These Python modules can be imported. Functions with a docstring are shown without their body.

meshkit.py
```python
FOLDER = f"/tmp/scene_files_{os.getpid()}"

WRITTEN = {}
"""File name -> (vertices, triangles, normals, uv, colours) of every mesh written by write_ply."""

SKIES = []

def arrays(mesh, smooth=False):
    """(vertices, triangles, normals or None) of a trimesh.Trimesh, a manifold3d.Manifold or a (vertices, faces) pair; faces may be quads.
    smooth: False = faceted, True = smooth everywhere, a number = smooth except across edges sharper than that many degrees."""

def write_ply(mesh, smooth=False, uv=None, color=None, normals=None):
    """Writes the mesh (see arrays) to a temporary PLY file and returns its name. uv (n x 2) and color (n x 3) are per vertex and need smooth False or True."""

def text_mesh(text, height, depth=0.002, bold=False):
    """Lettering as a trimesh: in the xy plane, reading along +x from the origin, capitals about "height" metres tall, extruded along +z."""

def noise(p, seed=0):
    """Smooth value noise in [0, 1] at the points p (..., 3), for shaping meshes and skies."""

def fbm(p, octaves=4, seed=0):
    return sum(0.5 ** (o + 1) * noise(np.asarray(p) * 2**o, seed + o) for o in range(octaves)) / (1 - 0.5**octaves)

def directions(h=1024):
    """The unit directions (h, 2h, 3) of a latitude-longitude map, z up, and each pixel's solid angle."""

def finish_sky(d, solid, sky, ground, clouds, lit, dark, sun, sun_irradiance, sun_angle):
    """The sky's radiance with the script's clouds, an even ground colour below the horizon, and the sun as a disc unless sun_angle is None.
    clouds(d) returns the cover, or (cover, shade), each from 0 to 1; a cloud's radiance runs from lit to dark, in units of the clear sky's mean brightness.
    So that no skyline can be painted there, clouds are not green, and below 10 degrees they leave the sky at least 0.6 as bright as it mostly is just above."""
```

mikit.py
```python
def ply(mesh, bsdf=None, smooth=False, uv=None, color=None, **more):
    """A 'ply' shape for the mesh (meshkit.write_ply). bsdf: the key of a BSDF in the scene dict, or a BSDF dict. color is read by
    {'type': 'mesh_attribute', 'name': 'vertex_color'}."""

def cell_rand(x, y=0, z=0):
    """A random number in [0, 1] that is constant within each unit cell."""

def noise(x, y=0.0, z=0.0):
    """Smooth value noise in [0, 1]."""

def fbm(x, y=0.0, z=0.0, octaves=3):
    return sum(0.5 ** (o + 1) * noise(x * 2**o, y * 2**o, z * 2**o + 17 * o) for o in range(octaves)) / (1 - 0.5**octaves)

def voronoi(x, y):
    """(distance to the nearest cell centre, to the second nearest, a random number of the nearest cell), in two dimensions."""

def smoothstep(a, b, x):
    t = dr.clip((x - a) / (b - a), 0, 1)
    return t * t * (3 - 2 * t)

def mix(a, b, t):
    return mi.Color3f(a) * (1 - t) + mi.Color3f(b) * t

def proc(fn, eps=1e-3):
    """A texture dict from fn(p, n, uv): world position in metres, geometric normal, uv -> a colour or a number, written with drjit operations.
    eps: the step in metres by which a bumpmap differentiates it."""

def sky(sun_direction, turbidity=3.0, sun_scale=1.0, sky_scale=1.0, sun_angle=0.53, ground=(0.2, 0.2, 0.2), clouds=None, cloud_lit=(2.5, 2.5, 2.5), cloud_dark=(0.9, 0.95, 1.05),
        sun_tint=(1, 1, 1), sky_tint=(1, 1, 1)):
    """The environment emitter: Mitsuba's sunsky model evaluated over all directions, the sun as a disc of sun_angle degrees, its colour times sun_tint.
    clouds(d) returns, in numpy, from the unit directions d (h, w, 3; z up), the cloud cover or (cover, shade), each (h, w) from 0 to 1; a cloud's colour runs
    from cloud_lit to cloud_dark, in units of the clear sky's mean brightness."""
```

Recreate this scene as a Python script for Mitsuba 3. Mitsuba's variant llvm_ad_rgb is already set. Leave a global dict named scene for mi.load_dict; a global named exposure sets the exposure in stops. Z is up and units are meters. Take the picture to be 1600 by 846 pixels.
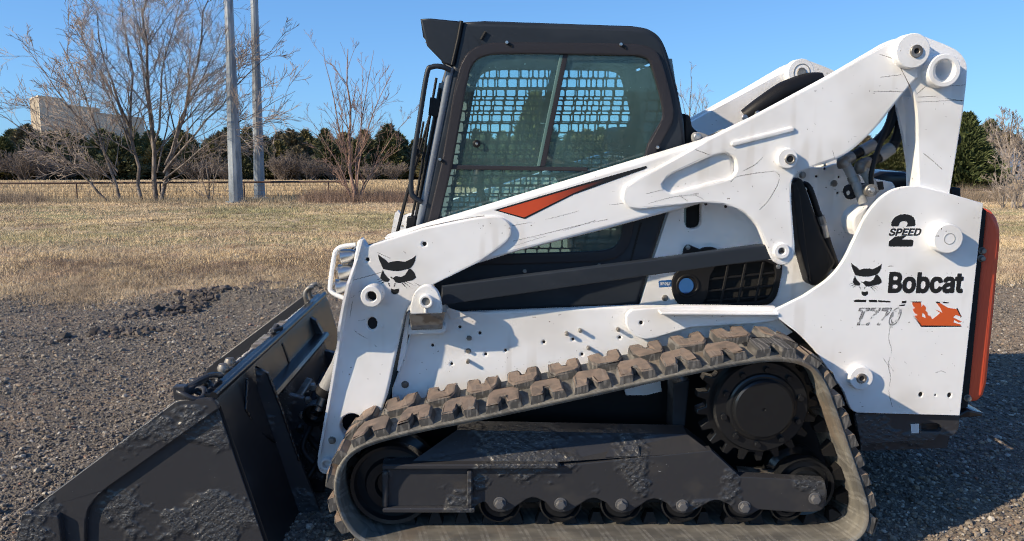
import math, numpy as np, trimesh, drjit as dr, mitsuba as mi, mikit, meshkit, shapely
from shapely.geometry import Polygon, Point, LineString
from shapely.ops import unary_union
from shapely import affinity
from mikit import noise, fbm, voronoi, smoothstep, mix, cell_rand
T = mi.ScalarTransform4f
scene, labels = {}, {}
# ------------------------------------------------------------------ camera, sky, exposure
# The loader stands on ground banked by TILT, so it is built in a frame of its own (x right, y away, z up from the
# outer lower corner of its near track) and the world is that frame turned by TILT about x.
TILT, EYE_H, EYE_D, FOC = math.radians(2.75), 1.756, 3.05, 1240.0
def rx(a):
    c, s = math.cos(a), math.sin(a)
    return np.array([[1, 0, 0], [0, c, -s], [0, s, c]])
RT = rx(TILT)
LOADER = np.eye(4); LOADER[:3, :3] = RT
_th, _ps = math.atan(218 / FOC), math.atan(15 / FOC * math.cos(math.atan(218 / FOC)))
FWD = np.array([math.sin(_ps) * math.cos(_th), math.cos(_ps) * math.cos(_th), -math.sin(_th)])
RIGHT = np.array([math.cos(_ps), -math.sin(_ps), 0.0])
UP = np.cross(RIGHT, FWD)
EYE = np.array([0, -EYE_D, EYE_H])
EYEW, FWDW, UPW, RIGHTW = RT @ EYE, RT @ FWD, RT @ UP, RT @ RIGHT
scene['camera'] = {'type': 'perspective', 'fov': math.degrees(2 * math.atan(800 / FOC)), 'fov_axis': 'x', 'near_clip': 0.05, 'far_clip': 6000.0,
                   'to_world': T().look_at(origin=EYEW.tolist(), target=(EYEW + FWDW).tolist(), up=UPW.tolist())}
scene['sky'] = mikit.sky((-0.80, -0.39, 0.46), turbidity=2.6, sun_scale=1.5, sky_scale=1.58, ground=(0.16, 0.13, 0.09), sun_tint=(0.98, 1.05, 1.20), sky_tint=(0.64, 0.95, 1.34))
exposure = 1.54
# ------------------------------------------------------------------ helpers
def _pix(px, py, eye, f, r, u):
    px, py = np.asarray(px, float), np.asarray(py, float)
    return f * FOC + r * (px - 800)[..., None] - u * (py - 423)[..., None]
def at(px, py, Y):
    """Loader frame: where the plane y = Y is met at a place measured on the photograph. Returns x, z."""
    d = _pix(px, py, EYE, FWD, RIGHT, UP)
    t = (Y - EYE[1]) / d[..., 1]
    return EYE[0] + d[..., 0] * t, EYE[2] + d[..., 2] * t
def pt(px, py, Y):
    x, z = at(px, py, Y)
    return np.array([float(x), Y, float(z)])
def wat(px, py, Y):
    """World frame, the same."""
    d = _pix(px, py, EYEW, FWDW, RIGHTW, UPW)
    t = (Y - EYEW[1]) / d[..., 1]
    return np.array([float(EYEW[0] + d[..., 0] * t), Y, float(EYEW[2] + d[..., 2] * t)])
def cx_(px, Y): return float(wat(px, 266, Y)[0])
def mpx(Y): return (Y + EYE_D) / FOC            # metres per photo pixel on that plane, nearly
def M(v, f): return trimesh.Trimesh(np.asarray(v, float), np.asarray(f, int), process=False)
def cat(*ms):
    ms = [m for x in ms for m in (x if isinstance(x, (list, tuple)) else [x])]
    return trimesh.util.concatenate(ms)
def curve(pts, n=6):
    """Closed outline; points given with a third entry are rounded through (Catmull-Rom)."""
    out, k = [], len(pts)
    P = [np.array(p[:2], float) for p in pts]
    for i in range(k):
        a, b = P[i], P[(i + 1) % k]
        sa, sb = len(pts[i]) > 2, len(pts[(i + 1) % k]) > 2
        if not (sa or sb):
            out.append(a); continue
        ta = (b - P[i - 1]) / 2 if sa else b - a
        tb = (P[(i + 2) % k] - a) / 2 if sb else b - a
        L = np.linalg.norm(b - a)
        ta, tb = ta * L / max(np.linalg.norm(ta), 1e-9), tb * L / max(np.linalg.norm(tb), 1e-9)
        for t in np.arange(n) / n:
            out.append((2*t**3-3*t*t+1)*a + (t**3-2*t*t+t)*ta + (-2*t**3+3*t*t)*b + (t**3-t*t)*tb)
    return np.array(out)
def circ(px, py, r, n=18, ry=None):
    a = np.arange(n) * 2 * math.pi / n
    return [(px + r * math.cos(t), py + (ry or r) * math.sin(t)) for t in a]
def poly(pts, Y, holes=(), q=0):
    def conv(p):
        c = curve(p); x, z = at(c[:, 0], c[:, 1], Y); return np.stack([x, z], 1)
    P = Polygon(conv(pts), [conv(h) for h in holes]).buffer(0)
    if q: P = P.buffer(-q, quad_segs=5).buffer(2 * q, quad_segs=5).buffer(-q, quad_segs=5)
    return P
def geoms(P): return [g for g in getattr(P, 'geoms', [P]) if isinstance(g, Polygon) and g.area > 1e-9]
def tri2(P):
    """Triangles of a polygon, anticlockwise."""
    v, f = trimesh.creation.triangulate_polygon(P, engine='earcut')
    a, b, c = v[f[:, 0]], v[f[:, 1]], v[f[:, 2]]
    s = (b[:, 0]-a[:, 0])*(c[:, 1]-a[:, 1]) - (b[:, 1]-a[:, 1])*(c[:, 0]-a[:, 0])
    f = np.where((s < 0)[:, None], f[:, ::-1], f)
    return v, f
def slab(P, t, r=0.0, n=3, back=True, bot=0.0):
    """Prism over polygon P (u, v) from w = 0 (front) to w = t, its front rim rounded with radius r. Front normal -w."""
    ms, rings = [], [P]
    for k in range(1, n + 1):
        if r <= 0: break
        q = P.buffer(-r * (1 - math.cos(k / n * math.pi / 2)), join_style='mitre')
        if q.is_empty: break
        rings.append(q)
    w = [r * (1 - math.sin(k / n * math.pi / 2)) for k in range(len(rings))] if r > 0 else [0.0]
    def flat(Q, depth, flip):
        for g in geoms(Q):
            v, f = tri2(g)
            ms.append(M(np.c_[v, np.full(len(v), depth)], f[:, ::-1] if flip else f))
    flat(rings[-1], w[-1], False)
    for k in range(len(rings) - 1):
        for g in geoms(rings[k].difference(rings[k + 1])):
            v, f = tri2(g)
            near = shapely.distance(shapely.points(v), rings[k + 1].boundary) < shapely.distance(shapely.points(v), rings[k].boundary)
            ms.append(M(np.c_[v, np.where(near, w[k + 1], w[k])], f))
    if back: flat(P if not bot else P.buffer(bot, join_style='mitre'), t, True)
    for g in geoms(P):
        for ring, sgn in [(g.exterior, 1)] + [(h, -1) for h in g.interiors]:
            c = np.array(ring.coords)[:-1]
            a = ((c[:, 0] * np.roll(c[:, 1], -1) - np.roll(c[:, 0], -1) * c[:, 1]).sum()) * sgn
            if a < 0: c = c[::-1]
            m = len(c); i = np.arange(m); j = (i + 1) % m
            v = np.vstack([np.c_[c, np.full(m, w[0])], np.c_[c, np.full(m, t)]])
            ms.append(M(v, np.vstack([np.c_[i, i + m, j + m], np.c_[i, j + m, j]])))
    return cat(ms)
def yslab(P, Y, t, r=0.0, n=3, back=True):
    m = slab(P, t, r, n, back)
    v = m.vertices
    m = M(np.c_[v[:, 0], Y + v[:, 2], v[:, 1]], m.faces)
    return weld(m)
def weld(m):
    m = M(m.vertices, m.faces); m.merge_vertices(digits_vertex=6); return m
def plate(pts, Y, t, r=0.0, holes=(), q=0, n=3):
    return yslab(poly(pts, Y, holes, q), Y, t, r, n)
def mirror(m, c=1.0):
    v = m.vertices.copy(); v[:, 1] = 2 * c - v[:, 1]
    return M(v, m.faces[:, ::-1])
def lathe(prof, c, axis=(0, 1, 0), n=36):
    """Profile (radius, distance along axis) turned about the axis through c."""
    ax = np.array(axis, float); ax /= np.linalg.norm(ax)
    a = np.cross(ax, [0, 0, 1.0] if abs(ax[2]) < .9 else [1.0, 0, 0]); a /= np.linalg.norm(a); b = np.cross(ax, a)
    th = np.arange(n) * 2 * math.pi / n
    ring = np.cos(th)[:, None] * a + np.sin(th)[:, None] * b
    v = np.vstack([np.asarray(c, float) + max(r, 1e-5) * ring + h * ax for r, h in prof])
    i, k = np.meshgrid(np.arange(len(prof) - 1), np.arange(n), indexing='ij'); k2 = (k + 1) % n
    q = np.stack([i*n+k, i*n+k2, (i+1)*n+k2, (i+1)*n+k], -1).reshape(-1, 4)
    m = M(v, np.vstack([q[:, [0, 1, 2]], q[:, [0, 2, 3]]]))
    if m.volume < 0: m.invert()
    return m
def disc(px, py, Y0, Y1, r, ri=0.0, ch=0.003, n=32, Yc=None):
    """A round boss along y, front face at Y0, base at Y1; its centre given on the plane Yc; r in metres."""
    x, z = at(px, py, Y0 if Yc is None else Yc)
    p = [(r, Y1 - Y0), (r, ch), (r - ch, 0)]
    p += [(ri + ch, 0), (ri, ch), (ri, Y1 - Y0)] if ri else [(0, 0)]
    return lathe(p, (float(x), Y0, float(z)), (0, 1, 0), n)
def tube(pts, r, n=10, caps=True, bend=0):
    p = np.asarray(pts, float)
    if bend and len(p) > 2:
        k = np.linspace(0, len(p) - 1, (len(p) - 1) * bend + 1); out = []
        for s in k:
            i = min(int(s), len(p) - 2); t = s - i
            a, b, c, d = p[max(i-1, 0)], p[i], p[i+1], p[min(i+2, len(p)-1)]
            out.append(.5*((2*b)+(-a+c)*t+(2*a-5*b+4*c-d)*t*t+(-a+3*b-3*c+d)*t**3))
        if np.ndim(r): r = np.interp(k, np.arange(len(r)), r)
        p = np.array(out)
    t = np.gradient(p, axis=0); t /= np.linalg.norm(t, axis=1, keepdims=True) + 1e-12
    a = np.zeros_like(p); a0 = np.cross(t[0], [0, 0, 1.0] if abs(t[0][2]) < .9 else [1.0, 0, 0])
    for i in range(len(p)):
        a0 = a0 - t[i] * (a0 @ t[i]); a0 /= np.linalg.norm(a0) + 1e-12; a[i] = a0
    b = np.cross(t, a); th = np.arange(n) * 2 * math.pi / n
    R = np.broadcast_to(r, (len(p),))
    v = (p[:, None] + R[:, None, None] * (np.cos(th)[None, :, None]*a[:, None] + np.sin(th)[None, :, None]*b[:, None])).reshape(-1, 3)
    i, k = np.meshgrid(np.arange(len(p) - 1), np.arange(n), indexing='ij'); k2 = (k + 1) % n
    q = np.stack([i*n+k, i*n+k2, (i+1)*n+k2, (i+1)*n+k], -1).reshape(-1, 4)
    f = np.vstack([q[:, [0, 1, 2]], q[:, [0, 2, 3]]])
    if caps:
        e = (len(p) - 1) * n
        f = np.vstack([f, [[0, j + 1, j] for j in range(1, n - 1)], [[e, e + j, e + j + 1] for j in range(1, n - 1)]])
    return M(v, f)
def cbox(x0, x1, y0, y1, z0, z1, c=0.004):
    lo, hi = np.array([x0, y0, z0]), np.array([x1, y1, z1]); mid, half = (lo + hi) / 2, (hi - lo) / 2
    c = min(c, half.min() * .6); v = []
    for s in np.ndindex(2, 2, 2):
        s = np.array(s) * 2 - 1
        for k in range(3):
            o = np.full(3, c); o[k] = 0; v.append(mid + s * (half - o))
    h = trimesh.convex.convex_hull(np.array(v)); return M(h.vertices, h.faces)
def hull(pts):
    h = trimesh.convex.convex_hull(np.asarray(pts, float)); return M(h.vertices, h.faces)
def bar(a, b, w, h, up=(0, 0, 1), c=0.003):
    """Straight bar of section w (across) by h (along up) from a to b."""
    a, b = np.asarray(a, float), np.asarray(b, float); L = np.linalg.norm(b - a); x = (b - a) / L
    y = np.cross(up, x); y /= np.linalg.norm(y); z = np.cross(x, y)
    m = cbox(0, L, -w/2, w/2, -h/2, h/2, c)
    return M(a + m.vertices @ np.array([x, y, z]), m.faces)
_used = {}
def put(key, mesh, mat, smooth=32, frame=LOADER, **kw):
    n = _used.get(key, 0); _used[key] = n + 1
    k = key if n == 0 else f'{key}_{n:03d}'
    extra = {} if frame is None else {'to_world': T(frame.tolist())}
    scene[k] = mikit.ply(mesh, mat, smooth, **extra, **kw)
    return k
def tubes(st, n=3):
    """Many open tubes at once: st is a list of (points, radii)."""
    by = {}
    for p, r in st: by.setdefault(len(p), []).append((p, r))
    vs, fs, o = [], [], 0
    for m, g in by.items():
        p = np.array([a for a, _ in g]); r = np.array([b for _, b in g]); t = np.gradient(p, axis=1); t /= np.linalg.norm(t, axis=2, keepdims=True) + 1e-12
        a = np.cross(t, np.where(np.abs(t[..., 2:]) < .9, [0, 0, 1.0], [1.0, 0, 0])); a /= np.linalg.norm(a, axis=2, keepdims=True) + 1e-12; b = np.cross(t, a)
        th = np.arange(n)*2*math.pi/n
        v = p[:, :, None] + r[:, :, None, None]*(np.cos(th)[:, None]*a[:, :, None] + np.sin(th)[:, None]*b[:, :, None])
        i, k = np.meshgrid(np.arange(m - 1), np.arange(n), indexing='ij'); k2 = (k + 1) % n
        q = np.stack([i*n+k, i*n+k2, (i+1)*n+k2, (i+1)*n+k], -1).reshape(-1, 4); f = np.vstack([q[:, [0, 1, 2]], q[:, [0, 2, 3]]])
        f = (f[None] + (np.arange(len(p))*m*n)[:, None, None]).reshape(-1, 3) + o
        vs.append(v.reshape(-1, 3)); fs.append(f); o += v.size//3
    return M(np.vstack(vs), np.vstack(fs))
def label(key, text=None, cat=None, group=None, kind=None):
    labels[key] = {a: b for a, b in (('label', text), ('category', cat), ('group', group), ('kind', kind)) if b}
def text_poly(text, bold=True):
    m = meshkit.text_mesh(text, 1.0, 0.1, bold)
    top = [Polygon(m.vertices[f][:, :2]) for f, nn in zip(m.faces, m.face_normals) if nn[2] > .5]
    return unary_union([p.buffer(1e-4) for p in top]).buffer(-1e-4)
def fit(P, u0, u1, v0, v1, shear=0.0):
    a, b, c, d = P.bounds
    P = affinity.translate(P, -a, -b)
    P = affinity.scale(P, (u1 - u0) / (c - a), (v1 - v0) / (d - b), origin=(0, 0))
    return affinity.translate(affinity.affine_transform(P, [1, shear, 0, 1, 0, 0]), u0, v0)
# ------------------------------------------------------------------ materials
def mat(key, color, rough=.5, metallic=0.0, bump=None, bscale=.001, eps=1e-3, spec=.5, **kw):
    b = {'type': 'principled', 'base_color': mikit.proc(color) if callable(color) else {'type': 'rgb', 'value': list(color)},
         'roughness': mikit.proc(rough) if callable(rough) else rough, 'metallic': metallic, 'specular': spec, **kw}
    if bump: b = {'type': 'bumpmap', 'arbitrary': mikit.proc(bump, eps), 'scale': bscale, 'bsdf': b}
    scene[key] = {'type': 'twosided', 'bsdf': b}
    return key
def f_white(p, n, uv):
    g = fbm(p.x*5, p.y*5, p.z*5, 3); s = noise(p.x*95, p.y*95, p.z*95); s2 = noise(p.x*14, p.y*14, p.z*14)
    c = mix((.80, .80, .80), (.66, .65, .62), smoothstep(.5, .85, g)*.5)
    st = noise(p.x*34, p.y*34, p.z*2.6)*noise(p.x*3, p.y*3, p.z*3 + 9)
    c = mix(c, (.50, .44, .37), smoothstep(.42, .64, st)*.28)
    sm = fbm(p.x*2.2 + 4, p.y*2.2, p.z*2.2, 4)
    c = mix(c, (.53, .50, .45), smoothstep(.50, .72, sm)*.5)
    return mix(c, (.16, .13, .11), smoothstep(.90, .945, s)*smoothstep(.45, .7, s2))
def f_rough_w(p, n, uv): return .33 + .25*fbm(p.x*9, p.y*9, p.z*9, 2)
def wavy(p, n, uv): return .0005*noise(p.x*6, p.y*6, p.z*6) + .00006*noise(p.x*160, p.y*160, p.z*160)
WHITE = mat('white_paint', f_white, f_rough_w, bump=wavy, bscale=1.0, clearcoat=.25, clearcoat_gloss=.8)
def pits(p):
    f = fbm(p.x*5.2+3, p.y*5.2, p.z*5.2, 4) + .10*(noise(p.x*55, p.y*55, p.z*55) - .5)
    return f, smoothstep(.53, .66, f)
def f_pit(p, n, uv):
    f, m = pits(p)
    return m*(.2+1.2*fbm(p.x*70, p.y*70, p.z*70, 4))*.0085 + .0003*noise(p.x*40, p.y*40, p.z*40)
def f_blk(p, n, uv):
    f, m = pits(p); g = fbm(p.x*11, p.y*11, p.z*11, 3); k = noise(p.x*140, p.y*140, p.z*140)
    c = mix((.034, .035, .040), (.046, .048, .053), m)
    c = mix(c, (.17, .175, .18), m*smoothstep(.72, .9, k)*.7)
    c = mix(c, (.075, .068, .06), smoothstep(.6, .85, g)*.3)
    return mix(c, (.22, .22, .22), smoothstep(.93, .97, noise(p.x*120, p.y*120, p.z*120))*smoothstep(.5, .7, g))
BLACK = mat('black_paint', f_blk, .36, bump=f_pit, bscale=1.0, eps=1.2e-3, spec=.4, clearcoat=.15, clearcoat_gloss=.8)
GLOSS = mat('gloss_black_paint', (.011, .012, .014), .2, spec=.4, bump=lambda p, n, uv: .004*noise(p.x*5, p.y*5, p.z*5)+.0006*noise(p.x*22, p.y*22, p.z*22), bscale=1.0, clearcoat=.25, clearcoat_gloss=.9)
def f_cab(p, n, uv): return mix((.020, .025, .033), (.045, .051, .060), smoothstep(.5, .9, fbm(p.x*4, p.y*4, p.z*9, 4))*.4 + .18*smoothstep(.9, .95, noise(p.x*90, p.y*90, p.z*90)))
CAB = mat('cab_plastic', f_cab, .45, spec=.32, bump=lambda p, n, uv: .0002*noise(p.x*300, p.y*300, p.z*300), bscale=1.0)
FRAME = mat('window_frame_paint', (.026, .024, .028), .45, spec=.35)
TRIM = mat('cab_trim', (.20, .27, .27), .6)
REDTWIG = mat('red_brown_twigs', lambda p, n, uv: mix((.33, .215, .165), (.20, .125, .10), fbm(p.x*4, p.y*4, p.z*4, 2)), .9)
DARK = mat('dark_plastic', (.010, .010, .011), .5, spec=.25)
PIT = mat('deep_black', (.008, .008, .008), .8)
def f_rub(p, n, uv):
    up = smoothstep(.35, .85, n.z); g = fbm(p.x*14, p.y*14, p.z*14, 3); st = noise(p.x*160, p.y*9, p.z*30)
    d = mix((.055, .053, .051), (.155, .146, .135), smoothstep(.45, .75, st)*.8)
    b = mix((.215, .158, .120), (.115, .090, .072), smoothstep(.35, .75, g))
    return mix(d, b, up*(.55+.45*smoothstep(.3, .5, g)))
RUB = mat('track_rubber', f_rub, .72, bump=lambda p, n, uv: .0016*fbm(p.x*70, p.y*70, p.z*70, 3)+.0006*noise(p.x*260, p.y*30, p.z*60), bscale=1.0)
def f_belt(p, n, uv):
    g = fbm(p.x*8, p.y*20, p.z*8, 3); s = noise(p.x*90, p.y*5, p.z*20)
    c = mix((.085, .082, .075), (.165, .155, .132), smoothstep(.3, .75, g))
    t = (p.x + 1.3*p.z + .25*p.y + .02*noise(p.x*9, p.y*9, p.z*9))/.085; t = dr.abs(t - dr.floor(t) - .5)
    ln = smoothstep(.10, .06, dr.abs(t - .14))*noise(p.x*40, p.y*60, p.z*40)
    c = mix(c, (.34, .33, .31), ln*.28)
    mud = fbm(p.x*5 + 2, p.y*9, p.z*5, 4)
    c = mix(c, (.15, .115, .085), smoothstep(.55, .75, mud)*.7)
    return mix(c, (.30, .29, .27), smoothstep(.74, .88, s)*.25)
BELT = mat('belt_rubber', f_belt, .62, bump=lambda p, n, uv: .0012*fbm(p.x*60, p.y*60, p.z*60, 3), bscale=1.0)
STEEL = mat('bright_steel', (.55, .54, .52), .32, metallic=1.0)
DULL = mat('dull_steel', lambda p, n, uv: mix((.30, .29, .27), (.17, .15, .13), smoothstep(.35, .7, fbm(p.x*30, p.y*30, p.z*30, 3))), .5, metallic=.6)
BOLT = mat('painted_bolt', (.10, .10, .105), .45)
MATTE = mat('bucket_back_paint', (.016, .017, .020), .30, spec=.3, bump=lambda p, n, uv: .004*noise(p.x*5, p.y*5, p.z*5)+.0006*noise(p.x*22, p.y*22, p.z*22), bscale=1.0)
GREY = mat('grey_paint', (.26, .26, .255), .45)
def f_red(p, n, uv): return mix((.80, .095, .030), (.66, .085, .038), fbm(p.x*6, p.y*6, p.z*6, 3))
RED = mat('red_plastic', f_red, .42, clearcoat=.2)
ORANGE = mat('orange_print', (.60, .10, .022), .45)
def f_stripe(p, n, uv): return mix((.55, .07, .022), (.020, .018, .018), smoothstep(.12, .46, p.x))
STRIPE = mat('stripe_print', f_stripe, .4)
INK = mat('black_print', (.012, .012, .012), .4)
SILVER = mat('silver_print', (.36, .36, .37), .5)
BLUE = mat('blue_plastic', (.020, .095, .27), .5)
SCR = mat('scratch_mark', (.10, .085, .075), .7)
PALE_MUD = mat('pale_mud', (.42, .40, .36), .8)
PAPER = mat('label_paper', (.62, .64, .66), .5)
scene['window_glass'] = {'type': 'blendbsdf', 'weight': mikit.proc(lambda p, n, uv: .09 + .09*smoothstep(.3, .8, fbm(p.x*4, p.y*4, p.z*3, 4)) + .3*smoothstep(.955, .97, noise(p.x*70, p.y*70, p.z*70))),
    'a': {'type': 'thindielectric', 'int_ior': 1.5, 'specular_transmittance': {'type': 'rgb', 'value': [.82, .99, .985]}}, 'b': {'type': 'twosided', 'bsdf': {'type': 'diffuse', 'reflectance': {'type': 'rgb', 'value': [.26, .50, .50]}}}}
scene['lamp_glass'] = {'type': 'thindielectric', 'int_ior': 1.5}
RUST = mat('rusty_pipe', (.085, .05, .04), .7)
def f_galv(p, n, uv):
    g = fbm(p.x*3, p.y*3, p.z*.5, 3); s = noise(p.x*16, p.y*16, p.z*2.2)
    return mix(mix((.17, .20, .235), (.30, .335, .37), smoothstep(.35, .7, g)), (.11, .125, .14), smoothstep(.62, .8, s)*.5)
GALV = mat('galvanised_steel', f_galv, .55, metallic=.25)
def f_bark(p, n, uv): return mix((.24, .20, .17), (.085, .068, .056), smoothstep(.3, .7, fbm(p.x*9, p.y*9, p.z*3, 3)))
BARK = mat('bark', f_bark, .85)
DTWIG = mat('dark_twigs', lambda p, n, uv: mix((.125, .10, .086), (.20, .165, .142), fbm(p.x*.7, p.y*.7, p.z*.7, 2)), .9)
PALEBARK = mat('pale_bark', lambda p, n, uv: mix((.36, .31, .27), (.19, .155, .13), smoothstep(.3, .7, fbm(p.x*5, p.y*5, p.z*3, 3))), .85)
TWIG = mat('grey_twigs', lambda p, n, uv: mix((.27, .215, .18), (.42, .35, .30), fbm(p.x*.5, p.y*.5, p.z*.5, 2)), .9)
VCOL = {'type': 'mesh_attribute', 'name': 'vertex_color'}
scene['stone'] = {'type': 'twosided', 'bsdf': {'type': 'principled', 'base_color': VCOL, 'roughness': .75, 'specular': .4}}
scene['leaf'] = {'type': 'twosided', 'bsdf': {'type': 'principled', 'base_color': VCOL, 'roughness': .8, 'specular': .2}}
# ------------------------------------------------------------------ the track loader
L = 'track_loader'
label(L, 'white compact track loader with black cab and raised rear linkage parked on dark gravel', 'track loader')
def bolt(parent, px, py, Y, r=.011, h=.012, mat=DULL, Yc=None, washer=True, name='bolt'):
    x, z = at(px, py, Y if Yc is None else Yc); x, z = float(x), float(z)
    ms = []
    if washer: ms.append(lathe([(r*1.35, .003), (r*1.35, .001), (r*1.25, 0), (0, 0)], (x, Y - .003, z), n=20))
    a = np.arange(6) * math.pi / 3 + (px * 7 + py * 3) % 1
    hx = Polygon([(x + r*math.cos(t), z + r*math.sin(t)) for t in a])
    ms.append(yslab(hx, Y - h, h, r*.18, 2))
    return put(f'{parent}__{name}', cat(ms), mat, 25)
def both(parent, name, mesh, mat, smooth=32, far=True):
    k = put(f'{parent}__{name}', mesh, mat, smooth)
    return k
YA = .36                                     # outer face of the lift arm
def plug(parent, px, py, r, Y, ry=None):
    P = poly(circ(px, py, r, ry=ry), Y); put(f'{parent}__hole', yslab(P, Y, .002), PIT, False)
# ---- lift arm: front plate, middle beam, rear plate; the far arm is its mirror image about y = 1
A_FRONT = [(564, 373), (573, 385), (660, 357), (740, 341), (776, 338, 1), (793, 346, 1), (800, 361, 1), (792, 378, 1), (748, 411),
           (700, 434, 1), (672, 449, 1), (646, 470, 1), (633, 492, 1), (604, 620), (588, 668), (556, 700), (523, 732, 1), (510, 742, 1), (498, 735, 1), (496, 719, 1), (527, 548), (545, 449), (558, 378)]
A_MID = [(600, 372), (720, 336), (960, 262.5), (1105, 219), (1140, 202), (1150, 300), (1098, 318), (944, 360), (808, 394), (748, 412), (690, 430), (620, 420)]
A_REAR = [(973, 301, 1), (980, 288, 1), (1015, 269), (1071, 239), (1106, 217), (1138, 201, 1), (1184, 179), (1301, 115.5), (1383, 67.5), (1404, 60, 1), (1432, 62), (1436, 120),
          (1420, 137), (1376, 193), (1356, 214, 1), (1328, 238, 1), (1297, 254, 1), (1262, 264, 1), (1244, 274, 1), (1237, 291, 1), (1242, 375), (1243, 390, 1), (1240, 404, 1), (1230, 414, 1), (1217, 413.5, 1), (1205, 404, 1), (1199, 390),
          (1193, 374, 1), (1182, 351, 1), (1160, 331, 1), (1130, 320, 1), (1098, 318), (1000, 328), (984, 325, 1), (974, 316, 1)]
SLOT = [(1036, 291, 1), (1041, 280, 1), (1058, 268), (1112, 245), (1132, 240.5, 1), (1146, 246, 1), (1151, 258, 1), (1149, 270, 1), (1140, 279, 1), (1120, 283), (1062, 299), (1046, 300.5, 1)]
arm_front = plate(A_FRONT, YA, .055, .009, [circ(581, 464, 8.5), circ(581.5, 506, 7.6, ry=9.5), circ(663, 382, 3.4), circ(574, 406, 3), circ(550, 666, 19)], n=3)
arm_mid = plate(A_MID, YA + .018, .125, .020, n=4)
arm_rear = plate(A_REAR, YA - .004, .036, .012, [SLOT, circ(1221, 392, 4)], n=3)
REARCORE = [(1100, 226), (1184, 182), (1301, 119), (1400, 66), (1425, 75), (1410, 137), (1350, 210), (1297, 250), (1220, 262), (1110, 312)]
arm_core = plate(REARCORE, YA + .032, .10, 0)
arm = put(f'{L}__lift_arm', cat(arm_front), WHITE)
label(arm, 'near white lift arm with a black animal head emblem')
put(f'{arm}__middle_beam', arm_mid, WHITE); put(f'{arm}__rear_plate', arm_rear, WHITE); put(f'{arm}__inner_box', arm_core, WHITE)
far = put(f'{L}__lift_arm', mirror(arm_front), WHITE)
label(far, 'far white lift arm seen beyond the cab')
put(f'{far}__middle_beam', mirror(arm_mid), WHITE); put(f'{far}__rear_plate', mirror(cat(arm_rear, arm_core)), WHITE)
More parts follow.
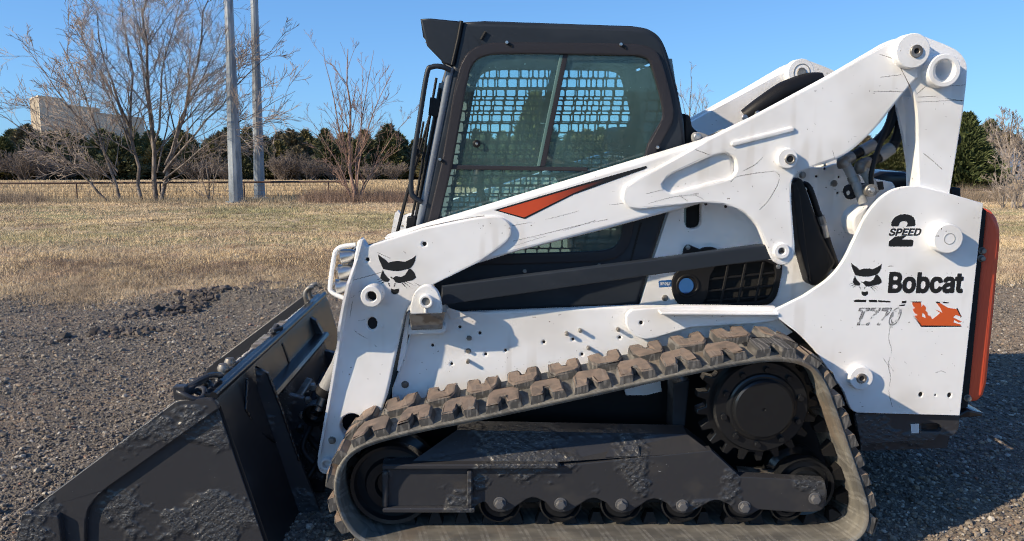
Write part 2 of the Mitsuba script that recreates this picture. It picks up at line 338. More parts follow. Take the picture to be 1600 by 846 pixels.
# front edge flange of the near arm, slightly proud, with its diagonal top corner
def edge_flange():
    # a rim plate along the arm's front edge, standing out towards the near side, deepest beside the lamps
    prof = [(374, .012), (404, .018), (416, .05), (438, .095), (470, .105), (500, .105), (510, .095), (518, .075), (528, .050), (545, .034), (600, .026), (712, .018)]
    ex = np.interp([p[0] for p in prof], [374, 449, 548, 719], [563.5, 545, 527, 496.5]); vs = []
    for (py, d), px in zip(prof, ex):
        x, z = (float(q) for q in at(px, py, YA))
        vs += [[x, YA + .03, z], [x, YA - d, z], [x + .011, YA - d, z], [x + .011, YA + .03, z]]
    f = [q for i in range(len(prof) - 1) for k in range(4) for q in ([4*i+k, 4*i+(k+1)%4, 4*i+4+(k+1)%4], [4*i+k, 4*i+4+(k+1)%4, 4*i+4+k])] + [[0, 2, 1], [0, 3, 2], [len(vs)-4, len(vs)-3, len(vs)-2], [len(vs)-4, len(vs)-2, len(vs)-1]]
    m = M(vs, f)
    if m.volume < 0: m.invert()
    return m
put(f'{arm}__edge_flange', edge_flange(), WHITE, False)
# bosses, pins, rib
def boss(parent, px, py, r, ri, Y0, mat=WHITE, bolt_r=0, name='pivot_boss', Y1=YA + .01, pin=None):
    b = put(f'{parent}__{name}', disc(px, py, Y0, Y1, r * mpx(Y0), ri * mpx(Y0)), mat, 30)
    if pin: put(f'{b}__pin', disc(px, py, Y0 + .008, Y1, pin * mpx(Y0), 0, Yc=Y0), DULL, 30)
    if bolt_r: bolt(b, px, py, Y0 + (.008 if ri else 0), bolt_r * mpx(Y0), .012, DULL, Yc=Y0)
    return b
boss(arm, 580, 464, 17, 8.5, YA - .092)
boss(arm, 1231, 248, 15.5, 0, YA - .035, bolt_r=0, pin=None)
put(f'{arm}__pivot_pin', disc(1235, 249, YA - .041, YA - .03, 8*mpx(YA), 5*mpx(YA), .002), DULL); plug(arm, 1235, 249, 5.5, YA - .0375)
boss(arm, 1222, 393, 12.5, 5.5, YA - .018, pin=4.2); plug(arm, 1222, 393, 2.4, YA - .0125)
boss(arm, 510, 727, 11, 6.5, YA - .03)
bolt(arm, 519, 688, YA, .013, .02, DULL)
bolt(arm, 596.5, 510, YA, .007, .008, WHITE, washer=False)
rib = LineString(np.array([at(1145, 225, YA), at(1236, 202, YA)]).reshape(2, 2)).buffer(.010)
put(f'{arm}__rib', yslab(rib, YA - .016, .014, .006), WHITE)
ring = LineString([tuple(map(float, at(px, py, YA))) for px, py in [(497, 716), (527, 548), (545, 449), (558.5, 380)]])
# crescent pin bosses of the far arm
fb = put(f'{far}__pivot_boss', disc(1252, 113, 1.45, 1.52, 20*mpx(1.45), 0), WHITE)
put(f'{fb}__ring', disc(1253, 113, 1.447, 1.456, 13*mpx(1.45), 11.5*mpx(1.45), .001), GREY)
put(f'{fb}__pin', disc(1253, 113, 1.442, 1.456, 7*mpx(1.45), 0), DULL)
fb2 = put(f'{far}__hose_cover', tube([pt(1165, 183, 1.44), pt(1190, 165, 1.42), pt(1225, 143, 1.42), pt(1262, 128, 1.44), pt(1285, 122, 1.44)], [.045, .05, .055, .05, .03], 12, bend=6), DARK, 60)
label(fb2, 'black hose sleeve along the far arm')
for px, py in ((1164, 184), (1184, 178)): bolt(far, px, py, 1.36, .012, .012, STEEL, name='clamp_bolt')
put(f'{far}__hose_clamp', cat(hull(np.vstack([W + d for W in (pt(1164, 186, 1.4), pt(1180, 168, 1.4), pt(1192, 176, 1.4), pt(1176, 190, 1.4)) for d in ([0, 0, 0], [0, .06, 0])])), ), DARK)
# scratches: thin marks on the paint
def marks(parent, Y, lines, w=.0011):
    ms = []
    for ln in lines:
        p = np.array(ln, float); k = np.linspace(0, len(p) - 1, 8 * (len(p) - 1) + 1)
        px, py = (np.interp(k, np.arange(len(p)), p[:, i]) for i in (0, 1))
        if len(p) > 2:
            ker = np.array([1, 2, 3, 4, 3, 2, 1]) / 16
            px[3:-3], py[3:-3] = np.convolve(px, ker, 'valid'), np.convolve(py, ker, 'valid')
        x, z = at(px, py, Y)
        ww = w * (.35 + .9 * meshkit.noise(np.stack([k * 1.7, k * 0 + p[0, 0], k * 0], -1)))
        g = unary_union([LineString([(x[i], z[i]), (x[i+1], z[i+1])]).buffer(max(ww[i], 2e-4), quad_segs=1) for i in range(len(x) - 1) if ww[i] > w * .5])
        for q in geoms(g): ms.append(yslab(q, Y - .0006, .0005, 0, back=False))
    if ms: k = put(f'{parent}__scratch', cat(ms), SCR, False); label(k, kind='stuff')
for px, py, r, ry in ((581, 506, 9, 11), (663, 382, 4.2, None), (574, 406, 3.6, None)): plug(arm, px, py, r, YA + .014, ry)
plug(arm, 580, 464, 11, YA - .045)
marks(arm, YA - .004, [[(1326, 144), (1370, 142.5), (1412, 144)], [(1376, 121), (1408, 117)], [(1374, 85), (1390, 90), (1402, 96)], [(1141, 285), (1150, 276), (1185, 270), (1212, 268), (1219, 275), (1215, 290), (1200, 315), (1187, 328)],
      [(1000, 322), (1050, 308), (1085, 304), (1100, 312)], [(1062, 306), (1075, 315)], [(1110, 297), (1117, 301)], [(1160, 268), (1180, 258), (1192, 246)], [(1086, 234), (1108, 242)], [(1301, 236), (1305, 250)], [(1010, 303), (1035, 297)]], .0010)
marks(arm, YA + .018, [[(800, 353), (860, 342), (930, 323), (975, 318)], [(802, 377), (850, 366), (905, 352), (950, 343)], [(798, 386), (850, 370), (930, 345)]], .0008)
marks(arm, YA + .0178, [[(576, 383), (620, 370), (662, 355.5), (705, 346), (742, 339.5), (772, 336)]], .0022)
marks(arm, YA, [[(552, 438), (582, 430), (600, 424)], [(544, 508), (560, 522), (578, 532), (589, 543)], [(544, 503), (570, 500)], [(549, 466), (562, 455)], [(618, 383), (630, 392), (634, 396)], [(648, 442), (665, 452)], [(545, 506), (551, 470)], [(590, 395), (610, 404)], [(652, 400), (640, 408)]], .0010)
# emblem: black animal head, nine pieces of print
HEAD = [[(360, 187), (378, 202), (395, 213, 1), (412, 230), (440, 223, 1), (470, 222, 1), (496, 226), (520, 215, 1), (538, 206), (553, 193), (549, 220), (540, 240), (524, 258, 1), (500, 265, 1), (470, 272, 1), (436, 272), (412, 268), (386, 262), (378, 244, 1), (366, 215, 1)],
        [(384, 268), (376, 288), (371, 306), (380, 319), (394, 327), (412, 328), (420, 316), (404, 300), (392, 284)],
        [(428, 272), (424, 300), (436, 308), (450, 298), (478, 303), (498, 292), (516, 262), (528, 262), (545, 282, 1), (554, 306), (536, 320), (500, 326), (472, 334), (450, 331), (440, 316), (424, 306)],
        [(426, 362), (440, 366), (466, 362), (465, 380, 1), (448, 391, 1), (430, 384, 1)],
        [(346, 320), (382, 306), (383, 310)], [(354, 331), (386, 316), (387, 320)], [(368, 340), (390, 325), (392, 329)],
        [(480, 336), (486, 334), (514, 368)], [(486, 329), (492, 328), (536, 362)], [(492, 323), (498, 322), (551, 350)], [(412, 334), (416, 332), (421, 350), (418, 352)], [(446, 334), (450, 336), (444, 352), (440, 350)]]
def emblem(parent, Y, f):
    P = [poly([(*f(p[0], p[1]), *p[2:]) for p in ln], Y) for ln in HEAD]
    k = put(f'{parent}__emblem', cat([yslab(g, Y - .0009, .0008, 0, back=False) for q in P for g in geoms(q)]), INK, False)
    label(k, 'black wild cat head emblem')
emblem(arm, YA, lambda u, v: (480 + u * .3073, 340 + v * .3073))
sp = put(f'{arm}__stripe', yslab(poly([(772, 328.5), (903, 289.5), (1009, 259.6), (1011.5, 261.5), (1009, 264), (896, 304.5), (820, 342.5)], YA + .018), YA + .0165, .001), INK, False)
label(sp, 'black outlined red stripe print')
put(f'{arm}__stripe_fill', yslab(poly([(779, 329), (903, 292.5), (960, 276.5), (896, 302), (819, 340)], YA + .0165), YA + .0158, .0006), STRIPE, False)
# ---- rear link (upright)
A_LINK = [(1404, 62), (1418, 55, 1), (1430, 53, 1), (1445, 57), (1489, 75, 1), (1504, 87, 1), (1511.5, 106, 1), (1505.5, 172), (1493, 250), (1483.6, 306), (1437, 300), (1434.7, 228), (1433, 172, 1), (1427, 147, 1), (1414, 117, 1), (1403, 92, 1)]
link_front = plate(A_LINK, YA + .012, .02, .005, [circ(1478, 111, 16)], n=2)
link_body = plate([(1436, 150), (1440, 172), (1441, 298), (1443, 298), (1442, 172), (1440, 150)], YA + .03, .14, .0)
link_rear = plate([(1398, 150), (1410, 130), (1436, 130), (1440, 298), (1424, 292), (1412, 215)], YA + .17, .02, .004)
rl = put(f'{L}__rear_link', link_front, WHITE); label(rl, 'near white upright rear link')
put(f'{rl}__flange', link_body, WHITE); put(f'{rl}__inner_plate', link_rear, WHITE)
flx = plate([(1496, 110), (1506, 110), (1480, 300), (1470, 300)], YA + .03, .14, 0)
put(f'{rl}__rear_flange', flx, WHITE)
rl2 = put(f'{L}__rear_link', mirror(link_front), WHITE); put(f'{rl2}__flange', mirror(cat(link_body, flx, link_rear)), WHITE); label(rl2, 'far white upright rear link')
b1 = boss(rl, 1427, 79.5, 26, 0, YA - .05); put(f'{b1}__pin', disc(1433, 80, YA - .058, YA - .045, 9.5*mpx(.31), 4*mpx(.31), .002), DULL)
put(f'{b1}__socket', disc(1433, 80, YA - .052, YA - .045, 4.5*mpx(.31)), PIT)
boss(rl, 1476, 110.5, 25, 17, YA - .045, name='cross_tube', Y1=YA + .16)
marks(rl, YA + .012, [[(1433, 160), (1470, 158), (1505, 157)], [(1432, 148), (1445, 136), (1455, 131)], [(1434, 152), (1460, 151), (1503, 158)], [(1443, 240), (1458, 252), (1472, 265)], [(1470, 135), (1508, 133)]], .0009)
for ln in ([(1398, 92), (1408, 108), (1418, 128), (1424, 140)],): marks(arm, YA - .004, [ln], .0016)
# ---- rear body panel with the lettering
YR = .35
A_RP = [(1212, 487, 1), (1219, 500), (1228, 507), (1250, 524, 1), (1276, 552, 1), (1300, 586), (1318, 612, 1), (1326, 632, 1), (1331, 641, 1), (1340, 645.5), (1500, 650), (1518, 490), (1536.5, 318), (1485, 303), (1435, 291), (1412, 292.5, 1), (1392, 299, 1), (1372, 314, 1),
        (1352, 340, 1), (1336, 372, 1), (1318, 408, 1), (1296, 435, 1), (1256, 463), (1228, 477, 1)]
rp = put(f'{L}__rear_panel', plate(A_RP, YR, .022, .004, [circ(1439, 617, 3.4, ry=4), circ(1462, 618, 1.8), circ(1484, 618, 3.4, ry=4)]), WHITE)
label(rp, 'white rear body panel with black lettering')
for px, py, r in ((1439, 617, 4), (1462, 618, 2.4), (1484, 618, 4)): plug(rp, px, py, r, YR + .008)
rl_body = plate([(1310, 480), (1362, 380), (1425, 318), (1480, 312), (1525, 325), (1490, 640), (1345, 636), (1330, 560)], YR + .02, .10, 0)
put(f'{rp}__inner_box', rl_body, WHITE)
b = boss(rp, 1482, 373.5, 23.5, 0, YR - .055, Y1=YR, name='stop_boss'); put(f'{b}__ring', disc(1484, 373.5, YR - .057, YR - .05, 9*mpx(.3), 8*mpx(.3), .0008), GREY)
b = boss(rp, 1346, 591.5, 19.5, 0, YR - .034, Y1=YR, name='stop_boss'); put(f'{b}__pin', disc(1347, 592, YR - .040, YR - .03, 8.5*mpx(.3), 4*mpx(.3), .002), DULL)
put(f'{b}__socket', disc(1347, 592, YR - .036, YR - .03, 4.5*mpx(.3)), PIT)
def cx(*p): return [(1310 + .2482 * x, 310 + .2482 * y, *r) for x, y, *r in p]
def letters(parent, key, P, mat, Y=YR, lab=None):
    k = put(f'{parent}__{key}', cat([yslab(g, Y - .0010, .0009, 0, back=False) for g in geoms(P)]), mat, False)
    if lab: label(k, lab)
    return k
def pbox(x0, y0, x1, y1, Y):
    (a, c), (b, d) = [tuple(map(float, at(1310 + .2482*x, 310 + .2482*y, Y))) for x, y in ((x0, y1), (x1, y0))]
    return a, b, c, d
def word(text, x0, y0, x1, y1, fat=0.0, shear=0.0, Y=YR):
    return fit(text_poly(text), *pbox(x0, y0, x1, y1, Y), shear).buffer(fat)
letters(rp, 'lettering', word('Bobcat', 314, 467, 790, 596, .0028), INK, lab='black lettering BOBCAT in heavy narrow type')
two = fit(text_poly('2'), *pbox(322, 106, 478, 298, YR), .04).buffer(.0045)
gap = poly(cx((300, 190), (540, 170), (540, 232), (300, 243)), YR)
letters(rp, 'lettering', two.difference(gap), INK, lab='large black number 2 split by the word SPEED')
letters(rp, 'lettering', word('SPEED', 314, 190, 515, 236, .0008, .28), INK, lab='small black word SPEED')
emblem(rp, YR, lambda u, v: (1310 + .2482*(65 + (u - 346) * 1.005), 310 + .2482*(410 + (v - 190) * 1.02)))
rng = np.random.default_rng(4)
def chipped(P, n, rad, seed):
    r = np.random.default_rng(seed); a, b, c, d = P.bounds
    for _ in range(n):
        q = Point(r.uniform(a, c), r.uniform(b, d)); k = rad * r.uniform(.4, 1.4)
        t = np.sort(r.uniform(0, 6.28, 7)); P = P.difference(Polygon([(q.x + k*(.5+r.random())*math.cos(s)*1.4, q.y + k*(.5+r.random())*math.sin(s)) for s in t]).buffer(0))
    return P
t7 = word('T770', 92, 690, 375, 800, 0, .30)
letters(rp, 'model_number', chipped(t7.buffer(.0012).difference(t7.buffer(-.0016)), 26, .010, 3), INK, lab='flaked remains of an outlined model number')
letters(rp, 'model_number', chipped(affinity.translate(t7.buffer(-.002), .0, .0), 30, .013, 9), SILVER)
bars = unary_union([poly(cx(*p), YR) for p in ([(95, 645), (110, 638), (175, 640), (172, 654), (100, 653)], [(190, 640), (240, 640), (245, 655), (195, 654)], [(250, 641), (328, 648), (325, 656), (252, 654)], [(380, 672), (420, 668), (415, 678), (385, 678)], [(400, 648), (428, 646), (425, 660), (398, 662)],
                                             [(455, 650), (522, 650), (518, 657), (468, 656)], [(612, 652), (640, 652), (636, 660), (616, 660)], [(655, 652), (694, 655), (690, 662), (660, 660)], [(470, 740), (525, 800), (772, 803), (776, 809), (520, 810)], [(748, 690), (775, 745), (770, 752), (742, 695)])])
letters(rp, 'print_flake', bars, INK)
og = poly(cx((462, 657), (518, 657), (524, 688), (532, 668), (553, 690), (546, 705), (575, 735), (590, 762), (618, 742), (640, 722), (608, 700), (630, 708), (655, 722), (640, 690), (618, 662), (640, 660), (690, 690), (720, 694), (750, 700), (762, 730), (772, 745), (735, 735), (722, 750), (778, 778), (755, 783), (728, 765), (724, 782), (770, 795), (768, 804), (525, 804), (478, 742), (500, 735), (478, 722), (468, 700), (484, 690), (470, 680)), YR)
hole = unary_union([poly(cx(*p), YR) for p in ([(528, 720), (545, 735), (550, 755), (525, 745)], [(560, 712), (572, 720), (575, 745), (562, 735)])])
letters(rp, 'orange_print', og.difference(hole), ORANGE, lab='torn orange print under the lettering')
marks(rp, YR, [[(1391, 510), (1388, 530), (1394, 548), (1387, 570), (1392, 590), (1388, 612), (1394, 636)], [(1390, 545), (1397, 560)], [(1388, 568), (1396, 580)], [(1462, 583), (1470, 579), (1478, 583)], [(1413, 565), (1416, 569)], [(1380, 560), (1390, 575)]], .0008)
# dark rear sill under the panel, tailgate and bumper
sl = put(f'{L}__rear_sill', plate([(1335, 640), (1500, 650), (1497, 672, 1), (1486, 682, 1), (1468, 679), (1460, 688), (1345, 695)], YR + .03, .03, .004, [[(1440, 662), (1464, 662), (1471, 667, 1), (1468, 674, 1), (1440, 674)]]), BLACK)
put(f'{sl}__sticker', plate([(1423, 663), (1436, 662.5), (1436, 677), (1424, 677.5)], YR + .0285, .001), PAPER, False)
put(f'{sl}__backing', plate([(1345, 645), (1490, 652), (1480, 700), (1345, 705)], YR + .1, .9, .0), BLACK)
YT0, YT1 = .40, 1.60
tgp = [tuple(map(float, at(x, y, YT0))) for x, y in [(1540, 325), (1553, 330), (1562, 341), (1567, 358), (1567, 380), (1556, 500), (1546, 600), (1540, 620), (1530, 630), (1508, 631), (1506, 628), (1514, 560), (1530, 420)]]
tg = slab(Polygon(tgp).buffer(-.008).buffer(.008), YT1 - YT0, .035, 5)
put(f'{L}__tailgate', weld(M(np.c_[tg.vertices[:, 0], YT0 + tg.vertices[:, 2], tg.vertices[:, 1]], tg.faces)), RED, 50)
label(f'{L}__tailgate', 'rounded red rear door')
put(f'{L}__rear_frame', plate([(1530, 320), (1541, 330), (1512, 636), (1498, 640)], YR + .045, 1.2, .0), PIT)
for py in (392, 404, 622): bolt(f'{L}__rear_frame', 1540 - (py - 330) * .098, py, YR + .045, .012, .02, DULL, name='hinge')
put(f'{L}__bumper', plate([(1500, 648), (1512, 641), (1538, 646), (1534, 651), (1500, 654)], YR + .03, 1.2, .008), GLOSS)
# ---- inner body behind the arm: frame plate, engine cover, cylinder guard, hoses
YF = .63
fp = put(f'{L}__frame_plate', plate([(1150, 260), (1245, 262), (1290, 262), (1310, 256, 1), (1325, 262), (1345, 275), (1395, 285), (1420, 330), (1340, 470), (1200, 500), (1150, 400)], YF, .03, .006, [circ(px, py, r) for px, py, r in ((1276, 276, 2), (1289, 264, 2), (1311, 277, 1.8), (1309, 302, 1.8), (1345, 290, 2))]), WHITE)
label(fp, 'white inner frame plate with bolt holes')
for px, py in ((1276, 276), (1289, 264), (1311, 277), (1309, 302), (1345, 290)): plug(fp, px, py, 2.6, YF + .008)
for px, py in ((1254, 274), (1303, 287)): bolt(fp, px, py, YF, .012, .012, DULL)
put(f'{fp}__step_plate', plate([(1333, 340, 1), (1346, 326, 1), (1358, 322), (1347, 350), (1338, 368), (1333, 360)], YR + .09, .12, .012), WHITE)
g1 = put(f'{L}__cylinder_guard', plate([(1237, 290), (1244, 279, 1), (1254, 281, 1), (1259, 290), (1285, 365), (1308, 410), (1290, 440), (1270, 447, 1), (1262, 430), (1250, 385)], .47, .11, .018, n=4), DARK, 40)
label(g1, 'black curved cylinder guard')
put(f'{g1}__side_edge', plate([(1238, 292), (1243, 284), (1250, 300), (1262, 400), (1268, 440), (1260, 425), (1248, 380)], .455, .02, .005), DARK)
hs = put(f'{L}__hose', tube([pt(1256, 287, .52), pt(1262, 290, .5), pt(1268, 300, .49), pt(1278, 330, .49), pt(1285, 345, .49)], .012, 10, bend=5), DARK, 60)
put(f'{hs}__fitting', tube([pt(1282, 338, .49), pt(1286, 350, .49)], .017, 8), DULL); put(f'{hs}__fitting', tube([pt(1286, 352, .49), pt(1291, 371, .49)], .0155, 12), STEEL)
put(f'{hs}__sleeve', tube([pt(1291, 371, .49), pt(1298, 392, .49), pt(1308, 420, .49)], .015, 10, bend=3), DARK, 60)
put(f'{L}__hose', tube([pt(1262, 296, .53), pt(1272, 325, .52), pt(1284, 365, .52), pt(1296, 405, .52), pt(1302, 420, .52)], .006, 8, bend=4), DARK, 60)
for a, c, r in (((1320, 254), (1349, 318), .021), ((1347, 262), (1366, 302), .021)):
    h = put(f'{L}__steel_pipe', tube([pt(a[0], a[1], .52), pt((a[0]+c[0])/2+2, (a[1]+c[1])/2, .5), pt(c[0], c[1], .48)], r, 14, bend=4), GREY, 60)
    put(f'{h}__elbow', tube([pt(a[0]-1, a[1]+6, .52), pt(a[0]-2, a[1]-2, .52), pt(a[0]+10, a[1]-8, .54)], r*1.35, 12, bend=4), DULL, 60)
    put(f'{h}__collar', tube([pt(a[0]+12, a[1]+22, .51), pt(a[0]+16, a[1]+32, .5)], r*1.2, 12), DULL)
for pts, r in (([(1328, 247, .54), (1345, 237, .56), (1365, 226, .58), (1385, 205, .6), (1400, 170, .62), (1412, 140, .62)], .022), ([(1352, 256, .54), (1372, 246, .56), (1392, 232, .58), (1405, 205, .6), (1408, 170, .62)], .024), ([(1364, 300, .46), (1361, 275, .46), (1370, 240, .48), (1385, 200, .52), (1396, 160, .56)], .011)):
    h = put(f'{L}__hose', tube([pt(*p) for p in pts], r, 12, bend=6), DARK, 60)
    if r > .02:
        put(f'{h}__collar', tube([pt(*pts[1]), pt(*pts[2])], r*1.22, 12, bend=2), GREY)
put(f'{L}__hose_clamp', plate([(1320, 300, 1), (1325, 290, 1), (1345, 287), (1380, 284), (1382, 296), (1345, 305), (1328, 312, 1)], .5, .02, .004, [circ(1327, 302, 4)]), DARK)
cb = put(f'{L}__clamp_washer', disc(1362, 298, .44, .5, 10*mpx(.44)), DULL); bolt(cb, 1362, 298, .44, .011, .012, STEEL)
put(f'{L}__top_cover', plate([(1380, 268), (1440, 270), (1440, 300), (1330, 300), (1350, 280)], .75, .7, .03), GLOSS)
put(f'{L}__rear_lamp_box', plate([(1488, 294), (1502, 294), (1502, 312), (1488, 308)], .5, .1, .01), DARK)
put(f'{L}__rear_lamp_box', plate([(1493, 205, 1), (1501, 210, 1), (1502, 222, 1), (1490, 236)], .5, .1, .006), DARK)
# engine cover: white upright plate, grille housing
YE = .56
ec = put(f'{L}__engine_cover', plate([(1045, 330), (1098, 312), (1150, 300), (1240, 290), (1262, 440), (1290, 455), (1230, 480), (1190, 487), (1060, 484), (998, 480)], YE, .04, .006,
    [[(1069, 326), (1096, 318), (1096, 346), (1093, 354, 1), (1083, 358, 1), (1073, 355, 1), (1069, 346)], [(1053, 440, 1), (1062, 425), (1100, 405), (1215, 408), (1222, 416), (1214, 462), (1200, 474), (1075, 480), (1060, 474)]]), WHITE)
label(ec, 'white engine cover with a black grille')
put(f'{ec}__lining', plate([(1050, 320), (1235, 300), (1240, 480), (1050, 485)], YE + .046, .006, 0), PIT)
gh = put(f'{ec}__grille_housing', plate([(1050, 446, 1), (1054, 430, 1), (1060, 424), (1066, 404), (1070, 387, 1), (1076, 383, 1), (1084, 386, 1), (1094, 390), (1102, 387, 1), (1118, 388, 1), (1128, 396), (1213, 408), (1223, 413), (1222, 428), (1213, 464, 1), (1200, 476, 1), (1100, 482), (1072, 481, 1), (1056, 470, 1)], YE - .016, .014, .005,
    [[(1110, 432), (1118, 417), (1195, 409), (1210, 414), (1212, 430), (1205, 458, 1), (1195, 468, 1), (1150, 474), (1098, 474), (1106, 462)]]), DARK)
label(gh, 'black grille housing with a blue cap')
for i, px in enumerate((1139, 1166, 1193)): put(f'{gh}__grille_bar', bar(pt(px, 408, YE - .008), pt(px - 14, 478, YE - .008), .012, .009, (0, 1, 0), .002), DARK)
for py0, py1 in ((437, 426), (455, 446), (470, 462)): put(f'{gh}__grille_bar', bar(pt(1104, py0, YE - .004), pt(1212, py1, YE - .004), .010, .009, (0, 1, 0), .002), DARK)
put(f'{gh}__cap_recess', disc(1075, 447, YE - .022, YE, 19*mpx(YE), 14.5*mpx(YE)), DARK, 40)
cp = put(f'{gh}__fuel_cap', disc(1072, 447, YE - .020, YE - .002, 12.5*mpx(YE), 0, .002), BLUE, 40); label(cp, 'blue filler cap')
bolt(gh, 1075, 387, YE - .016, .008, .008, STEEL); bolt(gh, 1216, 417, YE - .016, .008, .008, STEEL)
st = put(f'{ec}__sticker', plate([(1029, 439), (1049, 437.5), (1050, 448), (1030, 449.5)], YE - .001, .0009), BLUE, False); label(st, 'small blue sticker reading DEF ONLY')
P = fit(text_poly('DEF ONLY'), *[float(v) for v in (at(1031.5, 443, YE)[0], at(1047.5, 443, YE)[0])], float(at(1040, 446, YE)[1]), float(at(1040, 441, YE)[1]))
put(f'{st}__lettering', cat([yslab(g, YE - .0018, .0007, back=False) for g in geoms(P)]), PAPER, False)
bolt(ec, 1039, 466, YE, .011, .008, DULL)
for px, py in ((1103, 319), (1134, 323)): put(f'{ec}__plug', disc(px, py, YE - .002, YE, .008), DARK)
YS = .40
sb = put(f'{L}__step', plate([(978, 500, 1), (981, 490, 1), (990, 484), (1060, 478), (1212, 480), (1225, 500), (1180, 506), (1080, 512), (1040, 523), (1015, 530, 1), (995, 527, 1), (982, 515, 1)], YS, .03, .006, [circ(1002, 505, 3)]), WHITE)
label(sb, 'white fender step with a ledge'); plug(sb, 1002, 505, 4, YS + .01)
put(f'{sb}__ledge', bar(pt(1030, 488, YS - .03), pt(1214, 489, YS - .03), .06, .013, c=.004), WHITE)
fd = put(f'{L}__fender', plate([(1170, 500), (1225, 497), (1262, 520), (1290, 552), (1318, 600), (1330, 640), (1280, 640), (1250, 560), (1180, 530)], .47, .08, .006), DARK)
# ---- side panel
YP = .445
holes = [circ(px, py, 1.9) for px, py in ((718.6, 511.5), (750, 521), (730, 549), (759, 554), (706, 569), (850, 535), (895.4, 530.6), (909.6, 554.3), (968.6, 528), (676, 540), (790, 548))]
sp = put(f'{L}__side_panel', plate([(650, 486), (690, 470), (702, 484), (720, 489), (1000, 478), (1200, 484), (1240, 520), (1200, 542), (1000, 582), (800, 622), (640, 652), (612, 640), (612, 610), (630, 560)], YP, .03, .012, holes), WHITE)
label(sp, 'white lower side panel with bolt holes and studs')
for px, py, r in ((718.6, 511.5, 2), (750, 521, 2.4), (730, 549, 2), (759, 554, 1.8), (706, 569, 1.8), (850, 535, 2), (895.4, 530.6, 2.4), (909.6, 554.3, 2), (968.6, 528, 2), (676, 540, 1.8), (790, 548, 1.6), (682, 555, 1.5)): plug(sp, px, py, r*1.3, YP + .006)
for px, py in ((886, 523), (907, 518), (966.6, 516.5), (920, 545.6), (731, 566.5)):
    c = pt(px, py, YP - .03); put(f'{sp}__stud', lathe([(.0085, .03), (.0085, .002), (.0065, 0), (0, 0)], c, n=16), DULL, 40)
for px, py, r in ((733, 528.5, .009), (732, 548.5, .009), (633, 601, .013)): bolt(sp, px, py, YP, r, .014, DULL)
YB = YP - .15
br = put(f'{L}__link_bracket', plate([(641, 492), (641, 478, 1), (648, 458, 1), (662, 447, 1), (676, 449, 1), (686, 461, 1), (691, 485), (691, 490)], YB, .03, .006), WHITE)
put(f'{br}__shelf', hull(np.vstack([pt(px, py, y) for px, py, y in ((639, 490, YB + .002), (696, 488, YB + .002), (690, 507, YB + .03), (643, 509, YB + .03), (639, 490, YP), (696, 488, YP), (690, 520, YP), (643, 521, YP))])), DULL)
put(f'{br}__rear_plate', plate([(641, 492), (641, 478, 1), (648, 458, 1), (662, 447, 1), (676, 449, 1), (686, 461, 1), (691, 492)], YP - .045, .035, .004), WHITE)
put(f'{br}__lower_plate', plate([(638, 508), (694, 506), (697, 518), (690, 523), (636, 524)], YP - .05, .05, .008), WHITE)
put(f'{br}__edge', plate([(636, 489), (641, 488), (632, 556), (624, 580), (620, 580)], YP - .05, .05, .003), WHITE)
rb = put(f'{br}__pivot_ring', disc(665.5, 472, YB - .022, YB, 11*mpx(YB), 6.5*mpx(YB)), WHITE); put(f'{br}__pin', disc(665.5, 472, YB - .014, YB, 6.3*mpx(YB)), DULL)
put(f'{br}__grease_fitting', cbox(*[float(v) for v in (pt(663.5, 485, YB)[0], pt(667.5, 485, YB)[0], YB - .016, YB, pt(666, 489, YB)[2], pt(666, 481, YB)[2])]), WHITE)
put(f'{sp}__weld_tab', plate([(697, 488), (700, 481), (722, 488), (760, 488), (728, 494), (706, 500)], YP - .006, .006, .002), WHITE)
# black follower link
YL = .366
fl = put(f'{L}__follower_link', plate([(690, 447), (1000, 409), (1185, 384), (1218, 382), (1218, 404), (1200, 406), (1000, 433), (700, 476), (690, 478)], YL, .045, .006), CAB)
label(fl, 'long black follower link below the near arm')
# ---- cab
YC, YCF = .55, 1.45
OPEN = [(716, 200), (733, 112, 1), (746, 92, 1), (776, 84, 1), (992, 86), (1012, 92, 1), (1020, 108, 1), (1035, 166, 1), (1035, 186, 1), (1024, 206, 1), (1013, 226, 1), (1007, 250), (975, 340), (970, 371, 1), (958, 388, 1), (930, 394), (800, 398), (672, 398), (688, 330), (706, 257)]
CABO = [(706, 104), (722, 34), (757, 32), (990, 40), (1014, 45, 1), (1032, 58, 1), (1045, 86, 1), (1060, 140), (1070, 190), (1073, 235), (1040, 335), (997, 480), (690, 490), (664, 400), (655, 352)]
side = plate(CABO, YC, .035, .024, [OPEN], n=4)
cab = put(f'{L}__cab', side, CAB, 40); label(cab, 'black cab with meshed tinted windows')
put(f'{cab}__far_side', mirror(plate(CABO, YC, .035, .024, [OPEN], n=3)), CAB, 40)
fr = poly(OPEN, YC); ring = fr.buffer(.046, quad_segs=6)
ring = ring.intersection(poly([(600, 60), (1066, 60), (1066, 300), (1100, 330), (985, 420), (640, 460)], YC)).difference(fr.buffer(-.004))
wf = put(f'{cab}__window_frame', yslab(ring, YC - .014, .02, .008, 3), FRAME, 40)
put(f'{cab}__window_frame', mirror(yslab(ring, YC - .014, .02, .008, 3)), FRAME, 40)
for px, py in ((792, 67), (970, 70), (687.5, 249.5), (1027, 230.5)):
    bolt(cab, px, py, YC - .014, .008, .012, STEEL, washer=False)
    put(f'{cab}__hinge_peg', tube([pt(px + 1, py + 1, YC - .013), pt(px + 8, py + 6, YC - .013)], .006, 8), PIT)
put(f'{cab}__peg', tube([pt(759, 50, YC - .004), pt(752, 62, YC - .004)], .007, 8), PIT)
put(f'{cab}__seam', tube([pt(721, 33, YC - .002), pt(716, 62, YC - .002), pt(707, 102, YC - .002)], .0085, 8), DARK, 60)
